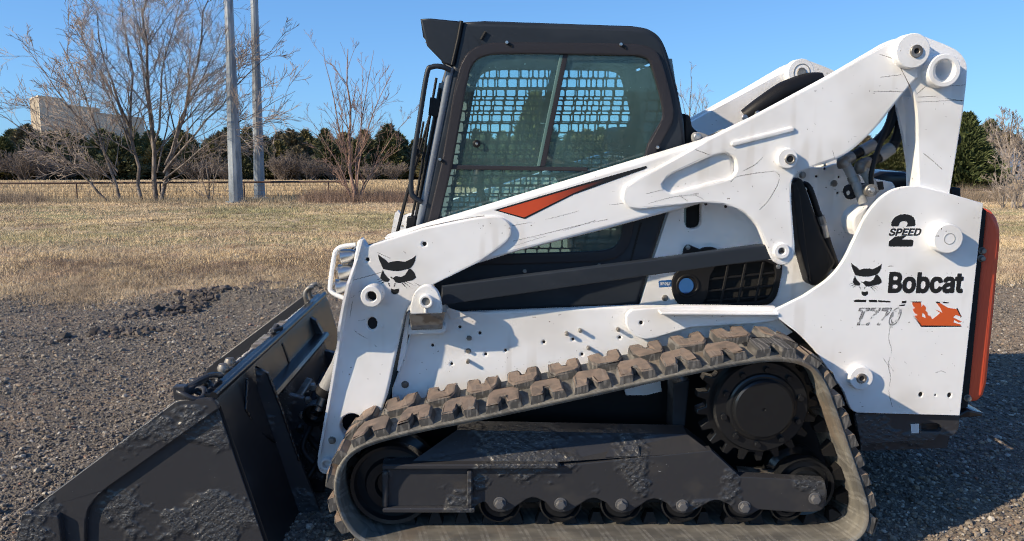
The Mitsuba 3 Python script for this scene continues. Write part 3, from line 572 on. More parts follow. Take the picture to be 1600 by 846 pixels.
# glass: two sliding panes above the sash rail, one below
def pane(pts, Y): return yslab(poly(pts, Y).intersection(poly(OPEN, Y).buffer(.012)), Y, .004)
def sheet(pts, Y, clip):
    P = poly(pts, Y).intersection(clip); g = geoms(P)[0]; v, f = tri2(g)
    return M(np.c_[v[:, 0], np.full(len(v), Y), v[:, 1]], f)
clip = poly(OPEN, YC + .012).buffer(.008)
panes = ([(690, 60), (888, 60), (850, 262), (690, 262)], [(884, 60), (1060, 60), (1060, 262), (846, 262)], [(640, 262), (1060, 262), (1060, 420), (640, 420)])
for k, P in enumerate(panes):
    put(f'{cab}__window', sheet(P, YC + (.006 if k != 1 else .014), clip), 'window_glass', False)
for k in (0, 2):
    P = panes[k] if k else [(690, 60), (1060, 60), (1060, 262), (690, 262)]
    put(f'{cab}__window', mirror(sheet(P, YC + .008, clip)), 'window_glass', False)
rail = cat(plate([(700, 258), (918, 262), (918, 268), (700, 265)], YC - .002, .022, .003), plate([(880, 85), (888, 85), (852, 260), (844, 260)], YC + .001, .016, .003))
put(f'{cab}__sash_rail', rail, FRAME); put(f'{cab}__sash_rail', mirror(rail), FRAME)
sr = put(f'{cab}__sash_edge', plate([(875, 86), (880, 86), (844, 260), (839, 260)], YC + .0, .01, .002), mat('green_edge', (.10, .17, .155), .25)); label(sr, 'greenish polished edge of the sliding pane')
kn = put(f'{cab}__latch_knob', disc(744.5, 225, YC - .014, YC + .012, 6*mpx(YC), 0, .006), DARK, 40); put(f'{kn}__cap', disc(744.5, 225, YC - .018, YC - .013, .006), STEEL)
# punched safety screens behind both side windows
def screen(Y, seed):
    base = poly(OPEN, Y).buffer(.02); x0, z0, x1, z1 = base.bounds; cells = []
    w, h = 18.6*mpx(YC), 16.6*mpx(YC)
    for j in range(int((z1 - z0) / h) + 2):
        for i in range(-6, int((x1 - x0) / w) + 6):
            z = z0 + (j + .5)*h; x = x0 + i*w + (z - z0)*.17
            cells.append(shapely.box(x - w*.435, z - h*.43, x + w*.435, z + h*.43).buffer(-.007).buffer(.007, quad_segs=2))
    return yslab(base.difference(unary_union([c for c in cells if base.intersects(c)])), Y, .004)
sc = screen(YC + .05, 0)
k = put(f'{cab}__safety_screen', sc, DARK, False); label(k, 'punched black safety screen behind the near side window')
put(f'{cab}__safety_screen', mirror(screen(YC + .05, 1)), DARK, False)
trim = poly(CABO, YC).buffer(-.03).difference(poly(OPEN, YC).buffer(.012))
k = put(f'{cab}__inner_trim', mirror(yslab(trim, YC + .037, .006)), TRIM, False)
# roof, visor, rear wall, floor, interior
def across(pts, y0, y1, r=.0): return plate(pts, y0, y1 - y0, r)
put(f'{cab}__roof', across([(722, 37), (757, 35), (990, 43), (1012, 48, 1), (1029, 61, 1), (1041, 86, 1), (1030, 88), (1018, 66, 1), (1000, 58), (757, 52), (720, 52)], YC + .03, YCF - .03), CAB, 40)
vs = put(f'{cab}__visor', plate([(657, 30), (672, 29), (722, 34), (706, 104), (693, 99), (667, 72)], YC + .004, .02, .008), CAB); label(vs, 'black roof visor over the cab front')
put(f'{vs}__hood', across([(657, 30), (672, 29), (722, 34), (722, 40), (672, 35), (661, 37), (664, 58), (661, 58)], YC + .02, YCF - .02), CAB)
put(f'{vs}__far_cheek', mirror(plate([(657, 30), (672, 29), (722, 34), (706, 104), (693, 99), (667, 72)], YC + .004, .02, .008)), CAB)
put(f'{vs}__under_panel', across([(664, 66), (670, 66), (706, 98), (706, 106)], YC + .03, YCF - .03), GREY)
rw = across([(1040, 92), (1050, 92), (1066, 200), (1072, 240), (1072, 480), (1060, 480), (1060, 240), (1052, 200)], YC + .03, YCF - .03)
put(f'{cab}__rear_wall', rw, TRIM)
put(f'{cab}__floor', across([(690, 470), (1000, 470), (1000, 490), (690, 490)], YC + .03, YCF - .03), DARK)
put(f'{cab}__lining', across([(800, 53), (1000, 58), (1000, 82), (860, 84), (800, 80)], YC + .25, YCF - .25, .01), DARK)
put(f'{cab}__lower_shell', across([(668, 402), (1000, 400), (1000, 470), (690, 470)], YC + .04, YC + .06), DARK)
seat = put(f'{cab}__seat', cat(across([(900, 380), (1010, 380), (1015, 405, 1), (900, 410)], .74, 1.26, .03), across([(968, 205, 1), (985, 198, 1), (1005, 206, 1), (1020, 380), (985, 385)], .76, 1.24, .03)), DARK, 50); label(seat, 'dark operator seat inside the cab')
put(f'{cab}__armrest', across([(865, 272), (985, 262), (985, 284), (880, 296)], .62, .72, .02), DARK)
js = put(f'{cab}__joystick', tube([pt(760, 330, .8), pt(752, 300, .8), pt(748, 288, .8)], [.012, .016, .02], 10, bend=3), DARK, 60); put(f'{js}__grip', lathe([(0, -.05), (.022, -.04), (.028, 0), (.02, .05), (0, .06)], pt(748, 280, .8), (0, 0, 1), 14), DARK, 60)
put(f'{cab}__lap_bar', tube([pt(878, 88, 1.1), pt(866, 130, 1.1), pt(858, 180, 1.1), pt(852, 225, 1.1), pt(860, 250, 1.05), pt(905, 262, 1.0)], .022, 12, bend=6), DARK, 60)
put(f'{cab}__spring', cat([lathe([(.016, 0), (.021, .004), (.016, .008)], pt(950 + i*4.2, 243 + i*.8, .75), (1, 0, 0), 12) for i in range(7)]), STEEL, 60)
# front pillar, front door, handle, wiper and hoses
put(f'{cab}__pillar', tube([pt(704, 106, YC + .01), pt(690, 180, YC + .01), pt(668, 290, YC + .01), pt(655, 352, YC + .01)], .0165, 14), mat('pillar_paint', (.16, .18, .21), .28, clearcoat=.5), 60)
put(f'{cab}__pillar', mirror(tube([pt(704, 106, YC + .01), pt(690, 180, YC + .01), pt(655, 352, YC + .01)], .0165, 14)), 'pillar_paint', 60)
fdm = cat(across([(686, 130), (694, 130), (655, 345), (646, 345)], YC + .03, YC + .09), across([(686, 130), (694, 130), (655, 345), (646, 345)], YCF - .09, YCF - .03), across([(696, 108), (703, 108), (697, 135), (688, 135)], YC + .03, YCF - .03))
put(f'{cab}__front_door', fdm, GREY)
put(f'{cab}__grab_handle', tube([pt(704, 110, YC - .01), pt(690, 104.5, YC - .02), pt(675, 105, YC - .02), pt(667, 116, YC - .02), pt(655, 190, YC - .02), pt(644, 262, YC - .02), pt(642.5, 298, YC - .02), pt(647, 308, YC - .02), pt(659, 316, YC - .01)], .0115, 12, bend=5), CAB, 60)
put(f'{cab}__mirror_box', across([(672, 152), (688, 155), (685, 184), (669, 180)], YC + .0, YC + .06, .006), DARK)
for pts, r in (([(682, 122), (672, 180), (654, 290), (640, 356)], .006), ([(688, 138), (676, 205), (660, 285), (650, 345)], .007), ([(672, 180), (652, 250), (640, 290), (622, 362)], .006), ([(662, 190), (648, 262), (636, 300), (620, 362)], .005)):
    put(f'{cab}__wiper_hose', tube([pt(x, y, YC + .02) for x, y in pts], r, 8, bend=4), DARK, 60)
put(f'{cab}__hose_block', across([(636, 340), (650, 338), (648, 356), (634, 358)], YC, YC + .06, .005), DARK)
put(f'{cab}__hinge_knob', disc(650, 238, YC - .01, YC + .02, .016), DARK)
put(f'{cab}__rear_lug', plate([(1070, 178), (1078, 182, 1), (1082, 198, 1), (1090, 206), (1098, 214), (1085, 226), (1070, 232)], YC + .04, .1, .01), DARK)
rk = put(f'{L}__cab_latch', plate([(1082, 216, 1), (1085, 208, 1), (1094, 207, 1), (1108, 212), (1100, 224), (1086, 226)], YC - .02, .03, .004), GREY); bolt(rk, 1090, 214, YC - .02, .012, .01, STEEL)
# interior dark patch below window and cab lower details
for px, py in ((820, 424), (936, 415)): bolt(cab, px, py, YC, .010, .006, DULL, washer=False)
put(f'{cab}__panel_joint', plate([(1000, 348), (1003, 348), (984, 420), (981, 420)], YC - .002, .002), PIT, False)
# ---- tracks
TP = np.array([(600, 848), (566, 840), (544, 815), (533, 786), (530, 757), (537, 731), (553, 711), (580, 697), (625, 684), (683, 671), (760, 656), (850, 637), (950, 615), (1062, 590), (1175, 569), (1222, 566), (1256, 573), (1278, 592), (1296, 632), (1320, 700), (1342, 765), (1351, 800), (1347, 826), (1331, 842), (1305, 848), (1200, 848), (1000, 848), (800, 848)], float)
def loop():
    c = curve([(x, y, 1) for x, y in TP], 12); x, z = at(c[:, 0], c[:, 1], 0.0); p = np.stack([x, z], 1)
    s = np.r_[0, np.cumsum(np.linalg.norm(np.roll(p, -1, 0) - p, axis=1))]; return p, s
_lp, _ls = loop(); PERIM = _ls[-1]
def track_at(s):
    """Place and outward normal on the belt's inner face, s metres along."""
    s = np.mod(s, PERIM); q = np.vstack([_lp, _lp[:1]]); e = .012
    f = lambda u: np.stack([np.interp(np.mod(u, PERIM), _ls, q[:, k]) for k in (0, 1)], -1)
    p, t = f(s), f(s + e) - f(s - e); t /= np.linalg.norm(t, axis=-1, keepdims=True)
    return p, np.stack([-t[..., 1], t[..., 0]], -1)
TW, BT, LH = .38, .024, .036
def bend(v):
    """(s, y, h) -> loader frame."""
    p, n = track_at(v[:, 0]); q = p + n * v[:, 2:3]
    return np.c_[q[:, 0], v[:, 1], q[:, 1]]
_p, _n = track_at(np.array([0.0, PERIM*.4])); 
def belt():
    N = 260; s = np.arange(N) * PERIM / N
    sec = [(0.003, 0), (0, .004), (-.004, .010), (-.004, .016), (.006, BT), (TW - .006, BT), (TW, .016), (TW, .004), (TW - .003, 0), (TW*.62, 0), (TW*.58, .003), (TW*.42, .003), (TW*.38, 0)]
    m = len(sec); v = np.array([(si, y, h) for si in s for y, h in sec])
    i, k = np.meshgrid(np.arange(N), np.arange(m), indexing='ij'); i2, k2 = (i + 1) % N, (k + 1) % m
    q = np.stack([i*m+k, i2*m+k, i2*m+k2, i*m+k2], -1).reshape(-1, 4)
    w = M(bend(v), np.vstack([q[:, [0, 1, 2]], q[:, [0, 2, 3]]]))
    if w.volume < 0: w.invert()
    return w
SGN = 1.0 if np.sign(_n[0] @ (_p[0] - _lp.mean(0))) > 0 else -1.0
if SGN < 0:
    _old = track_at
    def track_at(s):
        p, n = _old(s); return p, -n
NL = 28; PITCH = PERIM / NL
def lug(s0, row, sc=1.0, seed=0):
    r = np.random.default_rng(seed)
    a, w = PITCH * .41 * sc, (0.0, TW*.50)
    U = [(-a*.90, .003), (-a*.26, .003), (-a*.13, TW*.11), (-a*.10, TW*.20), (a*.10, TW*.20), (a*.13, TW*.11), (a*.26, .003), (a*.90, .003), (a*.88, TW*.34), (a*.60, TW*.465), (-a*.60, TW*.465), (-a*.88, TW*.34)]
    if row: U = [(x, TW - y) for x, y in U][::-1]
    top = Polygon(U).buffer(-.006, join_style='mitre')
    if top.geom_type != 'Polygon': top = geoms(top)[0]
    ms = []
    base = Polygon(U)
    m = slab(base, LH + BT*.4, .006, 1)
    v = m.vertices.copy()
    # front face (w = 0) is the tread face; widen the base for draft
    c = np.array([0, TW*.25 if not row else TW*.75]); k = 1 + .17 * (v[:, 2] / (LH + BT*.4))
    h = BT + LH - v[:, 2] * 1.0
    h[v[:, 2] < .001] += r.uniform(-.004, .001)
    v[:, :2] += r.normal(0, .0013, (len(v), 2)); h = h + r.normal(0, .0018, len(v))*(v[:, 2] < LH)
    vv = np.c_[s0 + (v[:, 0]) * k, v[:, 1], h]
    mm = M(bend(vv), m.faces)
    if mm.volume < 0: mm.invert()
    return mm
tr = put(f'{L}__track', belt(), BELT, 40); label(tr, 'near rubber track with muddy worn lugs')
rr = np.random.default_rng(11)
for row in (0, 1):
    for i in range(NL):
        put(f'{tr}__lug', lug((i + .5 * row + .2) * PITCH, row, 1 + rr.uniform(-.02, .02), 100*row + i), RUB, False)
def drive_lug(s0):
    m = hull([(s0 + a*k, y, h) for a, k in ((-.032, 1), (.032, 1)) for y in (TW*.5 - .03, TW*.5 + .03) for h in (0,)] + [(s0 + a, y, -.05) for a in (-.014, .014) for y in (TW*.5 - .02, TW*.5 + .02)])
    w = M(bend(m.vertices), m.faces)
    if w.volume < 0: w.invert()
    return w
for i in range(44): put(f'{tr}__drive_lug', drive_lug((i + .3) * PERIM / 44), DARK, False)
t2 = put(f'{L}__track', mirror(belt()), BELT, 40); label(t2, 'far rubber track')
k = put(f'{t2}__lug', cat([mirror(lug((i + .5*row + .2)*PITCH, row, 1, i)) for row in (0, 1) for i in range(NL)]), RUB, False); label(k, kind='stuff')
# ---- undercarriage frame
YU = .10
def lobed():
    c = [(781, 787), (876, 787), (971, 788), (1066, 789), (1163, 791)]
    out = []
    for i, (x, y) in enumerate(c[::-1]):
        out += [(x + 24, y + 6), (x + 13, y + 12, 1), (x, y + 14, 1), (x - 13, y + 10, 1), (x - 24, y - 2, 1)]
        if i < 4: out += [(x - 46, y - 9, 1)]
    return out
U1 = [(598, 722), (873, 722), (876, 728), (1112, 704), (1157, 745), (1289, 752), (1293, 770), (1290, 788, 1), (1281, 799, 1), (1240, 801)] + lobed() + [(742, 792), (598, 792)]
tf = put(f'{L}__track_frame', plate(U1, YU, .05, .006, n=2), BLACK); label(tf, 'black pitted track frame')
def quads(q): return cat([M(np.array(p), [[0, 1, 2], [0, 2, 3]]) for p in q])
A = [pt(*p, YU + .004) for p in ((640, 724), (873, 722), (1110, 706), (1155, 747))]
B = [pt(714, 672, .19), pt(880, 675, .19), pt(1074, 679, .19), pt(1110, 706, .19)]
C = [b + [0, .1, .004] for b in B]
put(f'{tf}__upper_slope', quads([[A[i], A[i+1], B[i+1], B[i]] for i in range(3)] + [[B[i], B[i+1], C[i+1], C[i]] for i in range(3)]), BLACK, False)
put(f'{tf}__access_cover', hull([pt(px, py, y) + o for px, py, y in ((946, 716, .112), (1000, 714, .112), (996, 697, .148), (952, 698, .148)) for o in (np.array([0, -.008, .008]), np.array([0, .02, -.02]))]), BLACK)
put(f'{tf}__rear_ledge', quads([[pt(1157, 747, YU + .006), pt(1288, 752, YU + .006), pt(1283, 742, .28), pt(1150, 728, .28)]]), DULL, False)
for a, b2, w, h in (((598, 728), (873, 727), .035, .022), ((598, 796), (742, 796), .030, .022), ((734, 735), (734, 792), .03, .022), ((602, 735), (602, 792), .02, .022)):
    put(f'{tf}__rib', bar(pt(*a, YU - .012), pt(*b2, YU - .012), w if a[1] == b2[1] or a[1] > 725 and b2[1] < 730 else w, h, (0, 0, 1) if abs(a[0] - b2[0]) > 30 else (1, 0, 0), .005), BLACK)
for px, py in ((781, 786), (876, 787), (971, 788.5), (1066, 790), (1163, 792), (1273, 779)): bolt(tf, px, py, YU - .002, .020, .024, BOLT)
put(f'{tf}__yellow_mark', cat([yslab(g, YU + .088, .001) for g in geoms(chipped(poly([(940, 677), (990, 679), (990, 686), (940, 684)], YU + .09), 14, .012, 5))]), mat('yellow_chalk', (.35, .27, .03), .7), False)
# the frame's body between its faces and the far-side copy
put(f'{tf}__body', plate([(600, 730), (1285, 760), (1285, 785), (600, 785)], YU + .05, .18, 0), PIT)
put(f'{L}__track_frame', mirror(plate(U1, YU, .05, .006, n=2)), BLACK)
for px in (781, 876, 971, 1066, 1163, 1230):
    r = 37 if px < 1200 else 30
    c = pt(px, 786 if px < 1200 else 790, .125)
    R = r*mpx(.14)*.96
    w = put(f'{L}__roller', lathe([(0, .012), (R*.45, .012), (R*.5, .004), (R*.72, .004), (R*.86, .02), (R*.92, 0), (R, .004), (R, .04), (R*.7, .06), (R*.7, .12), (R, .14), (R, .17), (0, .17)], c, n=40), GLOSS, 30)
def wheel(px, py, Y, R, n=44): 
    return lathe([(0, .02), (R*.35, .02), (R*.4, .0), (R*.6, .0), (R*.66, .025), (R*.86, .03), (R*.9, .004), (R*.985, .0), (R, .01), (R, .05), (R*.8, .07), (R*.8, .12), (R, .14), (R, .18), (0, .18)], pt(px, py, Y), n=n)
put(f'{L}__idler', wheel(612, 759, .12, 70*mpx(.12)), GLOSS, 30); label(f'{L}__idler', 'front idler wheel inside the track')
put(f'{L}__idler', wheel(1258, 762, .16, 50*mpx(.16)), GLOSS, 30); label(f'{L}__idler_001', 'rear idler wheel inside the track')
# sprocket
c = pt(1188, 634, .13); m_ = mpx(.13)
pts = []
NT = 21
for i in range(NT):
    for da, rr_ in ((-.5, 86), (-.3, 87), (-.14, 102), (.14, 102), (.3, 87)):
        a = (i + da) * 2*math.pi/NT; pts.append((c[0] + rr_*m_*math.cos(a), c[2] + rr_*m_*math.sin(a)))
sp_ = put(f'{L}__sprocket', yslab(Polygon(pts), .16, .05, .006), GLOSS, 30); label(sp_, 'black toothed drive sprocket and motor hub')
R = m_
put(f'{sp_}__hub', lathe([(78*R, .06), (78*R, .022), (75*R, .012), (58*R, .012), (56*R, .004), (53*R, 0), (0, 0)], c - [0, .03, 0], n=56), GLOSS, 25)
put(f'{sp_}__hub_cap', lathe([(50*R, .03), (49*R, .006), (46*R, 0), (3*R, 0), (2*R, .004), (0, .004)], c - [0, .052, 0], n=56), GLOSS, 25)
for i in range(10):
    a = i*2*math.pi/10 + .25
    put(f'{sp_}__bolt', lathe([(5.2*R, .02), (5.2*R, .003), (4.4*R, 0), (0, 0)], c + [64*R*math.cos(a), -.034, 64*R*math.sin(a)], n=8), GLOSS, 25)
# lower chassis behind the running gear
lc = put(f'{L}__lower_chassis', plate([(612, 630), (1000, 600), (1240, 520), (1345, 640), (1345, 700), (1260, 790), (640, 790)], YP + .035, .9, .0), DARK)
put(f'{lc}__motor_post', plate([(1052, 600), (1078, 594), (1070, 674), (1050, 676)], .3, .12, .008), CAB)
put(f'{lc}__panel_strip', plate([(975, 604), (1032, 596), (1034, 612), (1010, 618), (978, 618)], YP - .01, .01, .002), WHITE)
put(f'{lc}__belly', plate([(640, 700), (1300, 700), (1280, 800), (660, 800)], YP + .04, .85, 0), DARK)
# ---- work lights and their guard at the front of the arm
def guard(Y0): 
    return tube([pt(556, 383, Y0), pt(538, 385, Y0), pt(527, 390, Y0), pt(522, 402, Y0), pt(516, 446, Y0), pt(518, 456, Y0), pt(530, 463, Y0), pt(543, 468, Y0)], .0105, 12, bend=5)
gd = put(f'{L}__lamp_guard', guard(.44), WHITE, 60); label(gd, 'white tubular guard around the near work lamps')
for px, py in ((538, 401), (535, 425), (531, 448)):
    c = pt(px, py, .46); hl = put(f'{L}__work_lamp', lathe([(0, .06), (.02, .055), (.030, .03), (.034, -.008), (.036, -.012), (.032, -.014)], c, (1, 0, .12), 28), STEEL, 40)
    put(f'{hl}__lens', lathe([(.032, -.012), (.022, -.024), (.0, -.03)], c, (1, 0, .12), 28), 'lamp_glass', 40)
put(f'{L}__lamp_mount', plate([(545, 392), (558, 390), (550, 455), (540, 460)], .47, .14, .006), GREY)
# ---- tilt cylinder
tc = put(f'{L}__tilt_cylinder', tube([pt(548, 520, .52), pt(531, 570, .52), pt(508, 612, .52)], .040, 18), GREY, 40); label(tc, 'grey tilt cylinder behind the near arm')
put(f'{tc}__rod', tube([pt(508, 612, .52), pt(498, 640, .52)], .024, 14), STEEL, 40)
put(f'{tc}__rod_eye', lathe([(.05, .0), (.055, .004), (.055, .07), (.03, .07), (.02, 0)], pt(490, 650, .49), n=24), DARK, 40)
put(f'{tc}__gland', tube([pt(511, 606, .52), pt(506, 617, .52)], .046, 16), DARK, 40)
for a, b2 in (((560, 480), (505, 690)), ):
    put(f'{L}__cross_member', plate([(548, 600), (600, 560), (610, 690), (520, 720)], .5, 1.0, .01), DARK)
# ---- bucket
bk = f'{L}__bucket'
YB0, YB1 = -.02, 2.02
SP = [(40, 804), (46, 798), (275, 626), (331, 624), (341, 641), (424, 880), (424, 886), (15, 886)]
put(bk, plate(SP, YB0 + .022, .014, .003), BLACK, 30); label(bk, 'black bucket with rust pitted side plate and blistered paint')
put(f'{bk}__side_cutter', plate([(36, 804), (46, 798), (275, 626), (329, 624, 1), (339, 632, 1), (341, 640), (300, 668), (240, 711), (175, 757), (152, 776, 1), (138, 795, 1), (133, 815), (132, 886), (15, 886), (20, 860)], YB0, .022, .006, n=3), BLACK, 35)
put(f'{bk}__wear_block', plate([(33, 806), (38, 803), (88, 806, 1), (92, 812), (100, 886), (14, 886)], YB0 - .03, .03, .006), BLACK, 35)
for px, py in ((49, 829), (70, 830)): put(f'{bk}__rivet', disc(px, py, YB0 - .034, YB0 - .028, .008, 0, .003), BLACK)
fs = put(f'{bk}__side_plate', yslab(poly(SP, YB0), YB1 - .03, .03, .006), BLACK, 30); label(fs, 'far side plate of the bucket')
def swept(prof, y0, y1, thick, Yref=0.0):
    p = np.array([at(a, b, Yref) for a, b in prof], float).reshape(-1, 2); t = np.gradient(p, axis=0); t /= np.linalg.norm(t, axis=1, keepdims=True)
    n = np.stack([t[:, 1], -t[:, 0]], 1)
    q = np.vstack([p, (p - n*thick)[::-1]]); return yslab(Polygon(q).buffer(0), y0, y1 - y0)
put(f'{bk}__back_plate', swept([(331, 622), (340, 640), (362, 700), (388, 775), (412, 845), (424, 880)], YB0 + .03, YB1 - .03, .012), MATTE, 30)
put(f'{bk}__floor', yslab(Polygon([tuple(map(float, at(x, y, 0))) for x, y in ((424, 874), (424, 884), (5, 884), (15, 878))]), YB0 + .03, YB1 - YB0 - .06), BLACK)
le = [tuple(map(float, at(x, y, 0))) for x, y in ((318, 617), (331, 619), (341, 640), (336, 644), (327, 626), (316, 623))]
put(f'{bk}__top_rail', weld(yslab(Polygon(le).buffer(.002), YB0 + .025, YB1 - YB0 - .05)), GLOSS, 30)
put(f'{bk}__rail_tube', tube([pt(334, 619, .0), pt(334, 619, .0) + [0, 2.0, 0]], .016, 14), GLOSS, 60)
# weld beads: short overlapping lumps along a line
def bead(a, b2, r=.008, seed=0):
    q = np.random.default_rng(seed); a, b2 = np.array(a), np.array(b2); n = max(int(np.linalg.norm(b2 - a) / (r*.9)), 4)
    s = np.linspace(0, 1, n); return tube(a + (b2 - a)*s[:, None] + q.normal(0, r*.15, (n, 3)), r*(.75 + .45*q.random(n)), 7)
X0, Z0 = at(331, 622, 0.0); X0, Z0 = float(X0), float(Z0)
# gusset, back frame and coupler on the rear of the bucket
gs = put(f'{bk}__gusset', plate([(398, 574), (418, 583), (440, 640), (468, 720), (500, 800), (505, 880), (432, 880), (420, 760)], .42, .02, .004), BLACK); label(gs, 'black gusset plate behind the bucket')
bdm = bead(pt(398, 574, .415), pt(440, 645, .415), .007, 1)
put(f'{gs}__weld_bead', cat(bead(pt(418, 583, .415), pt(440, 640, .415), .007, 1), bead(pt(440, 640, .415), pt(468, 720, .415), .007, 2)), GLOSS, 60)
put(f'{bk}__weld_bead', cat(bead(pt(386, 592, .30), pt(384, 640, .22), .007, 3), bead(pt(384, 640, .22), pt(400, 672, .28), .007, 4), bead(pt(400, 672, .28), pt(430, 690, .40), .007, 5)), GLOSS, 60)
dx = lambda d, h: (X0 + d, Z0 + h)
def sect(pts, y0, y1, mat, name, r=0.0):
    return put(f'{bk}__{name}', yslab(Polygon([dx(*p) for p in pts]), y0, y1 - y0, r), mat, 30)
# sections across the bucket, measured back from its top rear edge
sect([(.045, -.13), (.115, -.135), (.125, -.15), (.115, -.165), (.07, -.165)], .45, 1.58, GLOSS, 'coupler_lip', .006)
sect([(.10, -.16), (.125, -.16), (.21, -.62), (.17, -.62)], .62, 1.45, BLACK, 'coupler_frame', .006)
sect([(.02, -.03), (.06, -.05), (.10, -.135), (.06, -.135)], 1.52, 1.56, BLACK, 'coupler_stop')
for y in (.62, 1.40): sect([(.03, -.17), (.20, -.22), (.30, -.42), (.28, -.70), (.1, -.7)], y, y + .04, BLACK, 'coupler_ear', .005)
sect([(.01, -.02), (.03, -.03), (.06, -.13), (.03, -.13)], .92, .94, DARK, 'joint_strip')
lev = put(f'{bk}__lock_lever', bar(np.array([X0 + .20, .78, Z0 - .17]), np.array([X0 + .13, .70, Z0 - .28]), .05, .02, c=.006), DULL); label(lev, 'worn coupler lock lever')
put(f'{bk}__lock_cylinder', tube([(X0 + .24, .95, Z0 - .21), (X0 + .20, .70, Z0 - .33)], .03, 16), DARK, 60)
put(f'{bk}__lock_rod', tube([(X0 + .20, .70, Z0 - .33), (X0 + .18, .60, Z0 - .37)], .016, 14), STEEL, 60)
for k_ in range(5):
    x_, y_, z_ = X0 + .20 + .02*k_, .60 + .03*(k_ % 3), Z0 - .30 + .03*((k_*2) % 5)
    put(f'{bk}__coupler_bolt', lathe([(.018, .03), (.018, .004), (.014, 0), (0, 0)], (x_, y_, z_), (-.2, 1, .1), 6), DULL, 25)
hz = [((.26, .9, -.16), (.30, .75, -.22), (.25, .58, -.33), (.22, .50, -.42), (.28, .46, -.48)), ((.27, .95, -.17), (.33, .7, -.28), (.28, .5, -.50), (.20, .45, -.60)), ((.22, .6, -.40), (.30, .55, -.46), (.36, .55, -.40))]
for h_ in hz: put(f'{bk}__hose', tube([(X0 + a, y, Z0 + z) for a, y, z in h_], .013, 10, bend=6), DARK, 60)
# tools and fittings along the top edge: clevises, serrated step strips, hooks
def on(d, y, h): return np.array([X0 + d, y, Z0 + h])
for y0 in (.72, 1.02):
    stp = put(f'{bk}__step_strip', cbox(X0 - .075, X0 - .02, y0, y0 + .24, Z0 - .006, Z0 + .008), DULL)
    for i in range(8): put(f'{stp}__tread_bar', bar(on(-.072, y0 + .02 + i*.028, .012), on(-.024, y0 + .02 + i*.028, .012), .010, .012, c=.003), DULL)
put(f'{bk}__latch', cat(bar(on(-.05, .98, .0), on(-.02, 1.02, .05), .03, .02), bar(on(-.03, .96, .03), on(.0, 1.03, .03), .02, .02)), BLACK)
for y0 in (.02, .09, .17):
    put(f'{bk}__chain_link', tube([on(-.09 + .05*math.cos(a)*1.1, y0 + .035*math.sin(a), .012 + .015*math.sin(2*a)) for a in np.linspace(0, 6.28, 17)], .011, 8, caps=False), BLACK, 60)
put(f'{bk}__toggle_clamp', cat(bar(on(-.14, .0, .0), on(-.06, .12, .05), .03, .02), tube([on(-.13, .05, .02), on(-.05, .10, .06), on(-.03, .2, .03)], .012, 8, bend=3), cbox(X0 - .15, X0 - .1, -.01, .03, Z0 - .005, Z0 + .05)), BLACK, 30)
for y0 in (.35, .44):
    put(f'{bk}__eye_bolt', cat(lathe([(0, 0), (.024, .006), (.026, .02), (.018, .036), (0, .04)], on(-.075, y0, .0), (0, 0, 1), 14), tube([on(-.075, y0, .0), on(-.06, y0 + .06, .0)], .010, 8)), DULL, 50)
put(f'{bk}__edge_strip', bead(on(-.07, .42, -.004), on(-.035, 1.9, -.004), .010, 8), PALE_MUD, 60)
for y0 in (1.82, 1.92):
    put(f'{bk}__hook', tube([on(-.06, y0, -.01), on(-.07, y0, .05), on(-.045, y0, .085), on(-.02, y0 + .01, .09)], .015, 10, bend=5), DULL, 60)
# ------------------------------------------------------------------ ground
def n2(x, y, s, seed=0, o=3): return meshkit.fbm(np.stack([np.asarray(x, float)*s + 100, np.asarray(y, float)*s + 100, np.zeros_like(x, dtype=float)], -1), o, seed)
def gz(x, y, fine=True):
    x, y = np.asarray(x, float), np.asarray(y, float)
    b = math.tan(TILT) * np.where(y < 2.05, np.maximum(y, -4), 2.05 + .6*(1 - np.exp(-np.maximum(y - 2.05, 0)/.6)))
    away = np.clip(np.hypot(np.maximum(np.abs(x - .2) - 1.9, 0), np.maximum(np.abs(y - 1) - 1.4, 0)) / 1.2, 0, 1)
    z = b + (n2(x, y, .55, 1) - .5)*.05*away
    mound = lambda cx, cy, sx, sy, h: h*np.exp(-((x - cx)/sx)**2 - ((y - cy)/sy)**2)
    z = z + mound(-3.0, 5.9, .8, .22, .12) + mound(-2.3, 6.3, .5, .3, .14) + mound(-3.9, 6.1, .5, .3, .05) + mound(-1.9, 2.0, .35, .3, .05)
    z = z - .5*mound(-3.2, 5.2, .7, .3, .09)
    if fine:
        lot = 1/(1 + np.exp((y - edge(x))*4))
        z = z + lot*((n2(x, y, 5, 3) - .5)*.030*np.clip(away + .25, 0, 1) + (n2(x, y, 24, 4, 2) - .5)*.016) + (1 - lot)*(n2(x, y, 2.2, 5) - .5)*.10*np.clip((60 - y)/20, 0, 1)
    return z + np.clip((y - 45)/400, 0, 1)*(n2(x, y, .012, 7) - .5)*2.0
def edge(x):
    """Where the gravel gives way to grass."""
    x = np.asarray(x, float)
    return 6.45 + .9*(n2(x, x*0 + 3, .45, 9) - .5)*2 + .8*(n2(x, x*0 + 9, 1.6, 10) - .5) + np.where(x > 2, .9, 0) - .5*np.exp(-((x + 5)/1.6)**2)
def axis(lo, hi, st, far, g=1.13):
    a = list(np.arange(lo, hi, st)); s = st; up, dn = [a[-1]], [a[0]]
    while up[-1] < far: s *= g; up.append(up[-1] + s)
    s = st
    while dn[-1] > -far: s *= g; dn.append(dn[-1] - s)
    return np.array(dn[:0:-1] + a + up[1:])
gx = axis(-7.5, 6.2, .030, 2500, 1.12); gy = axis(-1.4, 10.0, .030, 2500, 1.05)
gy = gy[gy > -60]
GX, GY = np.meshgrid(gx, gy, indexing='ij'); GZ = gz(GX, GY)
nv = len(gy); I, J = np.meshgrid(np.arange(len(gx) - 1), np.arange(nv - 1), indexing='ij')
